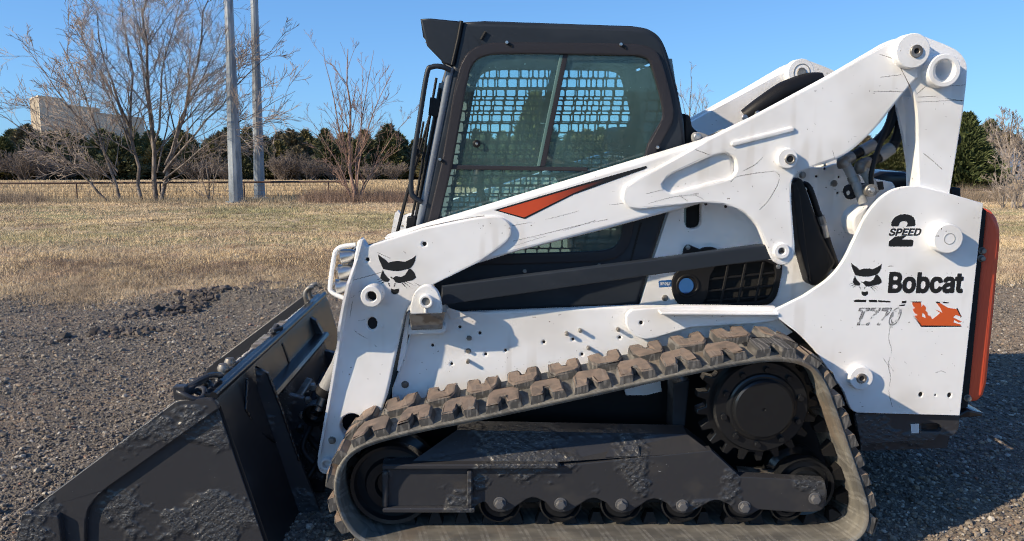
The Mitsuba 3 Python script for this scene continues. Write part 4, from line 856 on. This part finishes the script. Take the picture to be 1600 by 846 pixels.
q = np.stack([I*nv + J, (I+1)*nv + J, (I+1)*nv + J + 1, I*nv + J + 1], -1).reshape(-1, 4)
verts = np.stack([GX, GY, GZ], -1).reshape(-1, 3)
mid = verts[q].mean(1); lot = mid[:, 1] < edge(mid[:, 0])
def sub(sel):
    f = q[sel]; u, inv = np.unique(f, return_inverse=True); f = inv.reshape(-1, 4)
    return M(verts[u], np.vstack([f[:, [0, 1, 2]], f[:, [0, 2, 3]]]))
def f_gravel(p, n, uv):
    a, b2, c = voronoi(p.x*62, p.y*62); d, e, g = voronoi(p.x*27 + 5, p.y*27)
    big = fbm(p.x*1.3, p.y*1.3, 0, 3); br = smoothstep(.45, .75, big)
    base = mix((.15, .130, .108), (.21, .163, .122), br)
    base = mix(base, (.34, .30, .25), smoothstep(.70, 1.0, c)*.8)
    base = mix(base, (.040, .034, .030), smoothstep(.25, .0, c)*.5)
    return mix(base, (.16, .14, .125), smoothstep(.8, 1.0, g)*.5)
def b_gravel(p, n, uv):
    a, b2, c = voronoi(p.x*62, p.y*62); d, e, g = voronoi(p.x*27 + 5, p.y*27)
    return .008*smoothstep(.0, .5, b2 - a)*(.4 + c) + .008*smoothstep(0, .5, e - d)*g
mat('gravel', f_gravel, .85, bump=b_gravel, bscale=1.0, eps=2e-3, spec=.35)
def f_field(p, n, uv):
    a = fbm(p.x*.35, p.y*.16, 0, 4); b2 = fbm(p.x*5, p.y*2.5, 0, 3); c = noise(p.x*30, p.y*16); g = fbm(p.x*.22 + 7, p.y*.3 + 2, 0, 3)
    t = mix((.40, .315, .205), (.54, .42, .255), smoothstep(.3, .7, a)); t = mix(t, (.20, .155, .115), smoothstep(.5, .8, b2)*.65)
    green = smoothstep(.46, .66, g)*smoothstep(11, 14, p.y)*smoothstep(31, 25, p.y)
    t = mix(t, (.16, .18, .075), green*.7)
    t = mix(t, (.15, .12, .095), smoothstep(.55, .8, c)*.4)
    far = smoothstep(34, 42, p.y)
    return mix(t, mix((.46, .36, .22), (.38, .29, .18), fbm(p.x*.05, p.y*.02, 0, 3)), far)
mat('field', f_field, .95, bump=lambda p, n, uv: .05*fbm(p.x*9, p.y*9, 0, 3), bscale=1.0, eps=1e-2, spec=.1)
put('gravel_lot', sub(lot), 'gravel', True, None); label('gravel_lot', 'dark crushed gravel lot', kind='structure')
put('grass_field', sub(~lot), 'field', True, None); label('grass_field', 'dry tan grass field', kind='structure')
rng = np.random.default_rng(21)
def spread(n, d0, d1, p=1.0, xr=.74, hidden=None):
    """n ground places, d0 to d1 metres away, thinning with distance; photo columns in hidden get few."""
    u = rng.random(n); d = (d0**(1-p) + u*(d1**(1-p) - d0**(1-p)))**(1/(1-p)) if p != 1 else d0*(d1/d0)**u
    col = rng.uniform(-.70, .70, n)
    x = col*d; k = np.ones(n, bool)
    if hidden: k = (col < (hidden[0] - 800)/FOC) | (col > (hidden[1] - 800)/FOC) | (rng.random(n) < .10)
    return x[k], d[k] + EYEW[1]
def gpt(px, py):
    d = 1.51*FOC/(np.asarray(py, float) - 266); X, Y = np.vectorize(cx_)(px, d + EYEW[1]), d + EYEW[1]
    return X, Y
# loose stones
x, y = spread(120000, 2.6, 11.0, .75, hidden=(560, 1330))
k = y < edge(x) + .35*rng.random(len(x))**2; x, y = x[k], y[k]; n = len(x)
for (px, py), (qx, qy), m in (((290, 478), (392, 462), 700), ((385, 466), (405, 448), 500), ((405, 452), (520, 446), 350), ((180, 500), (300, 482), 160), ((60, 540), (240, 520), 60)):
    t = rng.random(m); a, b = gpt(px + (qx - px)*t, py + (qy - py)*t); x = np.r_[x, a + rng.normal(0, .10, m)]; y = np.r_[y, b + rng.normal(0, .12, m)]
clods = len(x) - n; n = len(x)
ico = trimesh.creation.icosahedron(); iv, jf = ico.vertices, ico.faces
sz = np.clip(np.exp(rng.normal(math.log(.0056), .45, n)), .003, .020)*(1 + .05*np.maximum(y, 0))
if clods: sz[-clods:] = np.clip(np.exp(rng.normal(math.log(.022), .45, clods)), .008, .06)
ax = rng.uniform(.6, 1.3, (n, 3))*[1, 1, .75]
th = rng.uniform(0, 6.28, n); V = iv[None]*ax[:, None]*(1 + rng.uniform(-.28, .28, (n, 12, 1)))*sz[:, None, None]
c_, s_ = np.cos(th)[:, None], np.sin(th)[:, None]
V = np.stack([V[..., 0]*c_ - V[..., 1]*s_, V[..., 0]*s_ + V[..., 1]*c_, V[..., 2]], -1)
V += np.stack([x, y, gz(x, y) + sz*.28], -1)[:, None]
tone = rng.random(n); pal = np.array([[.092, .080, .068], [.16, .138, .115], [.225, .19, .152], [.25, .19, .138], [.36, .32, .265], [.42, .385, .335], [.25, .135, .09]])
ci = np.searchsorted([.26, .56, .76, .88, .965, .99], tone); col = pal[ci]*rng.uniform(.8, 1.2, (n, 1)); col[-clods:] = np.array([.085, .07, .06])*rng.uniform(.6, 1.5, (clods, 1))
put('gravel_stones', M(V.reshape(-1, 3), (jf[None] + 12*np.arange(n)[:, None, None]).reshape(-1, 3)), 'stone', False, None, color=np.repeat(col, 12, 0))
label('gravel_stones', 'loose stones of the dark gravel lot', 'gravel', kind='stuff')
# grass: single blades in tufts
def blades(x, y, per, hh, ww, cols, lean=.6, spreadr=.05):
    n = len(x)*per; X = np.repeat(x, per) + rng.normal(0, spreadr, n); Y = np.repeat(y, per) + rng.normal(0, spreadr, n)
    h = np.repeat(hh, per)*rng.uniform(.4, 1.15, n); w = np.repeat(ww, per)*rng.uniform(.6, 1.3, n)
    a = rng.uniform(0, 6.28, n); b = rng.uniform(0, 6.28, n); z = gz(X, Y) - .01
    l = np.abs(rng.normal(0, lean, n))*h
    p0 = np.stack([X - w*np.cos(a), Y - w*np.sin(a)*.5, z], -1); p1 = np.stack([X + w*np.cos(a), Y + w*np.sin(a)*.5, z], -1)
    p2 = np.stack([X + l*np.cos(b), Y + l*np.sin(b), z + h], -1)
    v = np.stack([p0, p1, p2], 1).reshape(-1, 3)
    c = np.repeat(np.repeat(cols*rng.uniform(.72, 1.25, (len(cols), 1)), per, 0)*rng.uniform(.6, 1.35, (n, 1)), 3, 0)
    return v, c
def grass_cols(x, y):
    g = n2(x*1.0, y*1.3, .22, 31); t = n2(x, y, .5, 32); d = n2(x, y, 1.6, 33)
    tan, straw, green, pink, dark = (np.array(c) for c in ([.47, .375, .26], [.64, .50, .31], [.22, .25, .11], [.40, .28, .21], [.16, .12, .095]))
    c = tan + (straw - tan)*np.clip((t - .38)*3.5, 0, 1)[:, None]
    gb = np.clip((g - .40)*5, 0, 1)*np.clip((y - 10.5)/3, 0, 1)*np.clip((32 - y)/5, 0, 1)
    c = c + (green - c)*(gb*.55)[:, None]
    c = c + (pink - c)*(np.clip((d - .52)*5, 0, 1)*.6)[:, None]
    return c + (dark - c)*(np.clip((n2(x, y, .8, 35) - .60)*7, 0, 1)*.55)[:, None]
x, y = spread(96000, 8.3, 37.5, .9, hidden=(650, 1520)); k = y > edge(x) - .9*rng.random(len(x))**2; x, y = x[k], y[k]
keep = n2(x, y, .9, 40) + np.clip((y - edge(x))*.35, 0, .5) + .5*np.exp(-((y - edge(x))/.8)**2) > .42; x, y = x[keep], y[keep]
v, c = blades(x, y, 6, rng.uniform(.022, .085, len(x))*(.5 + 1.3*n2(x, y, 1.1, 44))*(1 + .3*(y > 25)), .0022 + .00042*(y + 3), grass_cols(x, y), 1.0, .06)
put('dry_grass', M(v, np.arange(len(v)).reshape(-1, 3)), 'leaf', False, None, color=c); label('dry_grass', 'short dry winter grass between the gravel and the pipe fence', 'grass', kind='stuff')
# low dead weeds in front, and the tall brown growth along the fence and in the field beyond
def clumps(cs, n, rad, h, seed):
    r = np.random.default_rng(seed); X, Y, H = [], [], []
    for cx, cy, sx, sy, k in cs:
        m = int(n*k); X.append(r.normal(cx, sx, m)); Y.append(r.normal(cy, sy, m)); H.append(np.full(m, 1.0))
    X, Y = np.concatenate(X), np.concatenate(Y); return X, Y, h*r.uniform(.4, 1.2, len(X))
cs = []
for px, py, sx, k in ((110, 420, .55, 1), (180, 424, .5, .8), (275, 430, .6, .8), (60, 415, .3, .4), (420, 412, .45, .8), (330, 425, .3, .3), (490, 418, .4, .5), (510, 440, .5, .5)):
    a, b = gpt(px, py); cs.append((a, b, sx*1.2, .75, k*.6))
r_ = lambda n: np.random.default_rng(2).uniform(.6, 1.3, (n, 1))
X, Y, Hh = clumps(cs, 420, 0, .16, 3)
v, c = blades(X, Y, 9, Hh, np.full(len(X), .0035), np.tile([.17, .125, .098], (len(X), 1))*r_(len(X)), .8, .06)
put('dead_weeds', M(v, np.arange(len(v)).reshape(-1, 3)), 'leaf', False, None, color=c); label('dead_weeds', 'low dead brown weeds near the gravel edge', 'weeds', kind='stuff')
def along(pxs, Y0, n, sy, r):
    px = r.uniform(*pxs, n); Y = Y0 + r.normal(0, sy, n); return np.array([cx_(a, b) for a, b in zip(px, Y)]), Y
r = np.random.default_rng(8); XX, YY, HH, CC = [], [], [], []
for pxs, n, h, col in (((-40, 70), 420, .6, [.27, .215, .165]), ((60, 480), 900, .38, [.36, .30, .21]), ((470, 660), 900, .6, [.25, .175, .135]), ((480, 640), 400, .8, [.22, .155, .12]), ((1500, 1640), 700, .75, [.33, .26, .19]), ((660, 1500), 250, .6, [.33, .26, .19])):
    a, b = along(pxs, 33.6, n, .55, r); XX.append(a); YY.append(b); HH.append(h*r.uniform(.45, 1.2, n)); CC.append(np.tile(col, (n, 1)))
XX, YY, HH, CC = map(np.concatenate, (XX, YY, HH, CC))
v, c = blades(XX, YY, 12, HH, np.full(len(XX), .007), CC, .45, .14)
put('fence_row_weeds', M(v, np.arange(len(v)).reshape(-1, 3)), 'leaf', False, None, color=c); label('fence_row_weeds', 'tall dry weeds standing along the pipe fence', 'weeds', kind='stuff')
x, y = spread(26000, 41, 105, 1.0, hidden=(660, 1500)); 
v, c = blades(x, y, 6, rng.uniform(.16, .42, len(x)), .010 + .0005*y, np.array([.52, .40, .25])*rng.uniform(.75, 1.2, (len(x), 1)), .35, .25)
put('field_grass', M(v, np.arange(len(v)).reshape(-1, 3)), 'leaf', False, None, color=c); label('field_grass', 'tall tan grass of the field beyond the fence', 'grass', kind='stuff')
# ------------------------------------------------------------------ poles, fence
def pole(name, x0, x1, yb, w0, w1, d, lab):
    a, b = wat(x1, yb, d), wat(x0, 0, d); a[2] = float(gz(a[0], d)) - .1
    dirn = (b - wat(x1, yb, d)); top = a + dirn*(14.0/dirn[2]); r1, r0 = w1/2*(d - EYEW[1])/FOC, w0/2*(d - EYEW[1])/FOC
    key = put(f'{name}', tube([a, a + (top - a)*.25, a + (top - a)*.5, top], [r1, r1 + (r0 - r1)*.4, r0*.98, r0*.75], 12), GALV, False, None)
    put(f'{key}__base_plate', lathe([(0, 0), (r1*1.5, 0), (r1*1.5, .05), (0, .05)], a + [0, 0, .12], (0, 0, 1), 12), GALV, False, None)
    label(key, lab, 'utility pole'); return key
pole('steel_pole', 357, 369, 311, 14.5, 22, 33.0, 'left galvanised steel pole rising between the bare tree and the second pole')
pole('steel_pole', 397, 405.5, 304, 13, 17, 38.0, 'thinner right galvanised steel pole nearer the cab')
DF = 34.0
def fence(name, px0, px1, posts, ytop, yend, lab):
    a, b = wat(px0, ytop, DF), wat(px1, yend, DF)
    key = name if name not in _used else f'{name}_{_used[name]:03d}'; _used[name] = _used.get(name, 0) + 1
    label(key, lab, 'fence')
    put(f'{key}__rail', tube([a, (a + b)/2 + [0, 0, -.01], b], .046, 10), RUST, 60, None)
    for px in posts:
        t = wat(px, ytop + (yend - ytop)*(px - px0)/(px1 - px0), DF); g = float(gz(t[0], DF))
        put(f'{key}__post', tube([[t[0], DF, g - .2], [t[0], DF, t[2] - .02]], .034, 10), RUST, 60, None)
    for h in (.18, .40, .62):
        put(f'{key}__wire', tube([[a[0], DF + .02, a[2] - h], [b[0], DF + .02, b[2] - h]], .0055, 5), RUST, 60, None)
    n = int(abs(b[0] - a[0])/.35); s = np.linspace(0, 1, n)
    k = put(f'{key}__mesh_wire', cat([tube([[a[0] + (b[0]-a[0])*u, DF + .02, a[2] + (b[2]-a[2])*u - .72], [a[0] + (b[0]-a[0])*u, DF + .02, a[2] + (b[2]-a[2])*u - .05]], .0035, 4) for u in s]), RUST, 60, None); label(k, kind='stuff')
fence('pipe_fence', -60, 545, (-40, 119, 250, 381, 513), 287, 284, 'rusty pipe fence with wire mesh under the bare tree')
fence('pipe_fence', 1470, 1690, (1490, 1600), 297, 297, 'rusty pipe fence right of the red rear door')
for px, lab in ((1583, 'pale slender fence stake in the brush at the far right'), (1600, 'pale fence stake at the right picture edge')):
    t = wat(px, 300, 27.0); k = put('fence_stake', tube([[t[0], 27, float(gz(t[0], 27)) - .1], [t[0], 27, t[2] + .05]], .035, 8), PALEBARK, 60, None); label(k, lab, 'fence stake')
# ------------------------------------------------------------------ bare trees
def strokes(rn, p, d, length, r0, level, out, up=.25, wob=.16, kids=(5, 5, 4), ang=(.45, .85), shrink=(.38, .62), rmin=.007):
    n = 7 if level == 0 else 5; pts = [np.array(p, float)]; d = np.array(d, float)/np.linalg.norm(d)
    for i in range(n):
        d = d + rn.normal(0, wob, 3) + [0, 0, up*.12]; d /= np.linalg.norm(d); pts.append(pts[-1] + d*length/n)
    rad = np.maximum(np.linspace(r0, r0*.28, n + 1), rmin); out.append((level, np.array(pts), rad))
    if level >= len(kids): return
    for i in range(kids[level]):
        t = rn.uniform(.22, .98); k = min(int(t*n), n - 1); a = pts[k] + (pts[k+1] - pts[k])*(t*n - k); ax = pts[k+1] - pts[k]; ax /= np.linalg.norm(ax)
        v = rn.normal(0, 1, 3); v -= ax*(v @ ax); v /= np.linalg.norm(v); th = rn.uniform(*ang)
        strokes(rn, a, ax*math.cos(th) + v*math.sin(th) + [0, 0, up], length*rn.uniform(*shrink)*(1.1 - .5*t), max(rad[k]*.55, rmin), level + 1, out, up, wob, kids, ang, shrink, rmin)
def bare_tree(name, stems, lab, seed, kids=(6, 5, 4), rm=.006, bark=BARK, group=None, r0=.10, up=.2, wob=.10, twig=TWIG, bow=.25, shrink=(.38, .62), twig_scale=1.0):
    rn = np.random.default_rng(seed)
    key = name if name not in _used else f'{name}_{_used[name]:03d}'; _used[name] = _used.get(name, 0) + 1
    label(key, lab, 'shrub' if 'shrub' in name else 'tree', group); tw = []
    for a, b, r in stems:
        a, b = np.array(a, float), np.array(b, float); n = 9; s = np.linspace(0, 1, n + 1)[:, None]; Lh = np.linalg.norm(b - a)
        side = (b - a)*[1, 1, 0]; pts = a + (b - a)*s + (-side*(s*(1 - s))*bow) + np.r_[[[0, 0, 0]], np.cumsum(rn.normal(0, Lh*.010, (n, 3)), 0)]
        rad = np.maximum(r*(1 - .88*s[:, 0])**.8, rm); put(f'{key}__trunk', tube(pts, rad, 7), bark, 60, None)
        for i in range(kids[0] + 4):
            t = rn.uniform(.16, .97); k = min(int(t*n), n - 1); q0 = pts[k] + (pts[k+1] - pts[k])*(t*n - k); ax = pts[k+1] - pts[k]; ax /= np.linalg.norm(ax)
            v = rn.normal(0, 1, 3); v -= ax*(v @ ax); v /= np.linalg.norm(v); th = rn.uniform(.4, .85)
            strokes(rn, q0, ax*math.cos(th) + v*math.sin(th) + [0, 0, up], Lh*rn.uniform(.2, .42)*(1.15 - .6*t)*twig_scale, max(rad[k]*.45, rm), 1, tw, up, wob, kids, (.35, .8), shrink, rm)
    g1 = [(p, r) for l, p, r in tw if l <= 1]; g2 = [(p, r) for l, p, r in tw if l > 1]
    k = put(f'{key}__branches', tubes(g1, 5), bark, 60, None); label(k, kind='stuff')
    if g2: k = put(f'{key}__twigs', tubes(g2, 3), twig, 60, None); label(k, kind='stuff')
    return key
def stem(bx, by, tx, ty, d, r, dy=0.0):
    a = wat(bx, by, d); a[2] = float(gz(a[0], d)) - .05; b = wat(tx, ty, d + dy); return a, b, r
D1 = 33.5
bare_tree('bare_tree', [stem(172, 313, -12, 160, D1, .060, -1), stem(188, 312, 96, 66, D1, .072, .4), stem(222, 313, 152, 15, D1, .090, -.3), stem(244, 313, 238, -60, D1, .115, 0), stem(250, 312, 330, -30, D1, .10, .8)] +
          [(stem(bx, by, bx, by, D1, 1)[0]*[1, 1, 0] + [0, 0, wat(bx, by, D1)[2]], wat(tx, ty, D1 + dy), r) for bx, by, tx, ty, r, dy in ((181, 285, 24, 228, .034, -.6), (182, 275, 40, 84, .045, .7), (184, 268, 72, 132, .04, -1.2), (180, 290, 62, 190, .03, .5), (207, 235, 205, -30, .06, .9), (202, 215, 118, 48, .04, -.8), (206, 240, 135, 100, .035, -1),
            (241, 225, 282, -20, .055, -.9), (240, 200, 200, 30, .04, .8), (258, 258, 352, 40, .055, -1), (256, 270, 440, 72, .055, .6), (254, 282, 455, 148, .045, -.7), (254, 290, 395, 212, .035, .9), (246, 270, 300, 60, .04, 1.0), (258, 265, 400, 120, .04, -.2))],
          'large many stemmed bare tree left of the two steel poles', 5, kids=(8, 6, 4), rm=.0092, bow=.28, shrink=(.40, .68), twig_scale=1.25, wob=.11, up=.07)
bare_tree('bare_tree', [stem(328, 312, 318, 200, D1, .035), stem(330, 312, 345, 215, D1, .03), stem(328, 312, 300, 235, D1, .03)], 'small bare sapling at the fence just left of the steel poles', 9, kids=(4, 4, 3), rm=.006)
D2 = 33.0
bare_tree('bare_tree', [stem(553, 314, 552, 82, D2, .085), stem(553, 300, 496, 82, D2, .045, .3), stem(554, 290, 522, 118, D2, .04, -.4), stem(555, 290, 590, 80, D2, .045, .5), stem(556, 280, 618, 102, D2, .045, -.4), stem(556, 285, 640, 178, D2, .04, .4), stem(553, 290, 478, 168, D2, .035, -.4), stem(554, 280, 572, 105, D2, .035),
                        stem(556, 275, 628, 215, D2, .03, .5), stem(552, 278, 486, 232, D2, .03, -.5), stem(553, 285, 508, 250, D2, .025, .5)],
          'bushy bare tree with upright shoots just left of the cab', 14, kids=(6, 4, 2), rm=.0072, bark=REDTWIG, twig=REDTWIG, bow=.45, shrink=(.35, .6), twig_scale=.8, wob=.07)
bare_tree('bare_tree', [stem(1085, 300, 1082, 118, 40, .07), stem(1086, 300, 1100, 150, 40, .05), stem(1086, 300, 1068, 140, 40, .05)], 'thin bare tree top showing between the cab and the far arm', 17, kids=(4, 4, 3), rm=.008)
for i, (px, top, d) in enumerate(((1556, 188, 82), (1580, 176, 78), (1604, 196, 80), (1635, 185, 86))):
    b = 266 + 1.51*FOC/(d + 3)
    bare_tree('bare_tree', [stem(px, b, px + dx_, top + dy_, d, .14, 0) for dx_, dy_ in ((-22, 22), (-10, 4), (3, 0), (14, 8), (26, 26))], ('bare brown tree behind the pale house at the right', 'tallest bare brown tree at the right picture edge', 'bare brown tree cut by the right picture edge', 'bare brown tree just past the right picture edge')[i], 30 + i, kids=(5, 5, 4), rm=.017, bark=PALEBARK, twig=PALEBARK)
for i, (px, d) in enumerate(((1566, 27), (1588, 26), (1606, 27.5))):
    b = 266 + 1.51*FOC/(d + 3)
    bare_tree('bare_shrub', [stem(px, b, px + dx_, 232 + abs(dx_)*1.6, d, .022, 0) for dx_ in (-26, -12, 0, 10, 24)], ('leafless shrub right of the red rear door', 'leafless shrub standing at the fence stake', 'leafless shrub at the right picture edge')[i], 50 + i, kids=(4, 4, 2), rm=.006, bark=PALEBARK)
# ------------------------------------------------------------------ evergreens
def cedar_mesh(seed, n, col, slim=1.0):
    """Unit tree, one metre high: sprays of scale leaves on drooping boughs round a stem."""
    r = np.random.default_rng(seed); t = r.random(n)**1.25; ph = r.uniform(0, 6.28, n)
    prof = np.where(t < .14, .55 + t*3.0, 1.0 - (t - .14)/.86)**1.0
    lump = .62 + .55*meshkit.noise(np.stack([np.cos(ph)*1.9 + 5, np.sin(ph)*1.9 + 5, t*8], -1), seed)
    R = .34*slim*prof*lump; rr = R*np.sqrt(r.uniform(.25, 1.0, n)); c = np.stack([rr*np.cos(ph), rr*np.sin(ph), .03 + t*.95], -1)
    L_ = (.055 + .05*r.random(n))*(1.15 - .6*t); out = np.stack([np.cos(ph), np.sin(ph), .35 + .9*t], -1) + r.normal(0, .35, (n, 3)); out /= np.linalg.norm(out, axis=1, keepdims=True)
    vs, cs = [], []
    for k in range(3):
        s = r.normal(0, 1, (n, 3)); s -= out*(s*out).sum(1, keepdims=True); s /= np.linalg.norm(s, axis=1, keepdims=True); o = c + r.normal(0, .012, (n, 3))
        vs.append(np.stack([o - s*L_[:, None]*.30, o + s*L_[:, None]*.30, o + out*L_[:, None]*1.5], 1))
        cc = np.array(col)*r.uniform(.6, 1.5, (n, 1))*(1 + .25*(meshkit.noise(c*9, seed)[:, None] - .5)); cs.append(np.repeat(cc[:, None], 3, 1))
    v = np.concatenate(vs).reshape(-1, 3); return M(v, np.arange(len(v)).reshape(-1, 3)), np.concatenate(cs).reshape(-1, 3)
def place(m, x, y, h, w, rot):
    c, s = math.cos(rot)*w, math.sin(rot)*w; A = np.eye(4); A[:3, :3] = [[c, -s, 0], [s, c, 0], [0, 0, h]]; A[:3, 3] = [x, y, float(gz(x, y))]; return {**m, 'to_world': T(A.tolist())}
ctrunk = mikit.ply(tube([[0, 0, -.03], [0, 0, .3], [0, 0, .9]], [.025, .018, .004], 6), BARK, 60)
kinds = []
for i, (col, slim) in enumerate((([.11, .115, .06], 1.2), ([.12, .125, .055], 1.0), ([.17, .15, .07], 1.25), ([.095, .10, .055], .95), ([.165, .135, .082], 1.35))):
    m, c = cedar_mesh(60 + i, 1100, col, slim); kinds.append(mikit.ply(m, 'leaf', False, color=c))
rn = np.random.default_rng(77); cnt = 0
def cedar(kind, px, d, h, w, lab, group=None, dense=None):
    global cnt
    key = 'cedar_tree' if cnt == 0 else f'cedar_tree_{cnt:03d}'; cnt += 1; x = cx_(px, d); rot = rn.uniform(0, 6.28)
    scene[f'{key}__crown'] = place(dense or kinds[kind], x, d, h, w, rot); scene[f'{key}__trunk'] = place(ctrunk, x, d, h, w, rot); label(key, lab, 'tree', group)
for row, (d, n, h0) in enumerate(((126, 60, 6.3), (138, 62, 7.9), (150, 60, 9.0))):
    for i in range(n):
        px = -60 + (i + rn.uniform(.1, .9))*1740/n; hh = h0*rn.choice([.84, .90, .95, 1.0, 1.04, 1.18], p=[.14, .2, .24, .24, .14, .04])*(.8 if row == 0 and rn.random() < .3 else 1)
        cedar(int(rn.integers(5)), px, d + rn.uniform(-5, 5), hh, hh*rn.uniform(1.25, 1.8), 'dark green cedar in the dense tree line beyond the tan field', 'cedars of the far tree line')
big = []
for i in range(2):
    m, c = cedar_mesh(80 + i, 5200, ([.085, .105, .042], [.105, .112, .046])[i], 1.0); big.append(mikit.ply(m, 'leaf', False, color=c))
def near_cedar(px, top, d, wpx, lab, k=0):
    h = (266 - top)/FOC*(d + 3.1) + 1.5; cedar(0, px, d, h, wpx/FOC*(d + 3.1)/.6, lab, None, big[k])
near_cedar(1506, 182, 46, 92, 'big green cedar right behind the rear link')
near_cedar(836, 150, 60, 84, 'tall cedar seen through the cab windows', 1)
near_cedar(770, 225, 62, 100, 'low cedar seen through the left part of the cab window', 1)
near_cedar(1395, 205, 50, 90, 'cedar seen below the raised arm beside the hoses', 1)
near_cedar(1330, 232, 55, 80, 'short cedar seen under the arm above the frame plate', 1)
# grey leafless thickets in front of the tree line
sm = []
for i in range(3):
    rs, o = np.random.default_rng(90 + i), []
    for k in range(26):
        a = rs.uniform(0, 6.28); strokes(rs, (rs.normal(0, .10), rs.normal(0, .1), 0), (math.cos(a)*.7, math.sin(a)*.7, 1.0), rs.uniform(.5, 1.0), .011, 1, o, .15, .12, (5, 6, 5), (.4, .9), (.4, .7), .0052)
    sm.append(mikit.ply(tubes([(p, q) for _, p, q in o]), DTWIG, 60))
for i, (px, h) in enumerate(((14, 4.2), (40, 4.6), (66, 3.4), (100, 2.4), (150, 3.0), (300, 3.4), (322, 3.0), (350, 2.4), (440, 4.2), (462, 4.4), (486, 3.4), (520, 2.8), (580, 2.6), (615, 2.8), (1575, 3), (1602, 3.5))):
    key = 'grey_thicket' if i == 0 else f'grey_thicket_{i:03d}'; d = 118 + rn.uniform(-4, 4); scene[key] = place(sm[i % 3], cx_(px, d), d, h*1.0, h*1.15, rn.uniform(0, 6.28)); label(key, 'grey leafless thicket at the foot of the dark tree line', 'bush', 'leafless thickets below the tree line')
# ------------------------------------------------------------------ far buildings
CREAM = mat('cream_wall', lambda p, n, uv: mix((.56, .49, .38), (.49, .42, .33), fbm(p.x*.3, p.y*.3, p.z*.3, 3)), .8)
ROOF = mat('grey_roof', (.16, .15, .15), .8)
def bpt(px, d): return np.array([cx_(px, d + EYEW[1]), d + EYEW[1]])
def ztop(py, d): return float(EYEW[2] + (266 - py)/FOC*d)
A_, B_, C_ = bpt(55, 300), bpt(68.5, 287), bpt(107, 300)
u = (C_ - B_)/np.linalg.norm(C_ - B_); w_ = (A_ - B_)
label('office_building', 'stepped cream building with windowless walls behind the bare tree', 'building')
def block(name, s0, s1, top, back):
    P = Polygon([B_ + u*s0, B_ + u*s1, B_ + u*s1 + w_*back, B_ + u*s0 + w_*back])
    m = trimesh.creation.extrude_polygon(P, top + 4); m.apply_translation([0, 0, -4]); put(f'office_building__{name}', M(m.vertices, m.faces), CREAM, False, None)
    q = P.buffer(.25, join_style='mitre').difference(P.buffer(-.25, join_style='mitre')); m = trimesh.creation.extrude_polygon(q, .5); m.apply_translation([0, 0, top]); put(f'office_building__coping', M(m.vertices, m.faces), CREAM, False, None)
Lw = np.linalg.norm(C_ - B_)
for s0, s1, py, back in ((0, Lw, 155, 1.0), (Lw, Lw*2.6, 168, 1.3), (Lw*2.6, Lw*4.9, 181, 1.6)):
    block('wall', s0, s1, ztop(py, (B_ + u*s0)[1] - EYEW[1]), back)
for i in range(7):
    a = B_ + w_*(i + .5)/7; put('office_building__panel_rib', cbox(a[0] - .25, a[0] + .25, a[1] - .25, a[1] + .25, 0, ztop(157, 290)), CREAM, False, None)
def house(name, px, d, w, h, lab):
    c = bpt(px, d); key = name if name not in _used else f'{name}_{_used[name]:03d}'; _used[name] = _used.get(name, 0) + 1; label(key, lab, 'house'); g = float(gz(c[0], c[1]))
    R_ = np.eye(4); a = .5; R_[:2, :2] = [[math.cos(a), -math.sin(a)], [math.sin(a), math.cos(a)]]; R_[:3, 3] = [c[0], c[1], g]
    pr = Polygon([(-w/2, 0), (w/2, 0), (w/2, h*.6), (0, h), (-w/2, h*.6)])
    put(f'{key}__wall', yslab(pr, -w*.6, w*1.2), PAPER, False, R_)
    for s in (-1, 1): put(f'{key}__roof', bar((0, -w*.66, h + .08), (0, w*.66, h + .08), .1, .1) if False else yslab(Polygon([(0, h + .02), (0, h + .22), (s*w*.58, h*.52 + .2), (s*w*.58, h*.52)]), -w*.68, w*1.36), ROOF, False, R_)
    for xx in (-w*.25, w*.2): put(f'{key}__window', yslab(shapely.box(xx - .4, .9, xx + .4, 2.0), -w*.6 - .04, .05), PIT, False, R_)
    put(f'{key}__door', yslab(shapely.box(-.3, 0, .5, 2.0), -w*.6 - .03, .04), GREY, False, R_)
house('farm_house', 1550, 118, 5.0, 4.4, 'pale gabled house with grey roof beyond the cedar at the right')
house('farm_house', 1597, 124, 5.0, 3.2, 'low pale house beside the right picture edge')
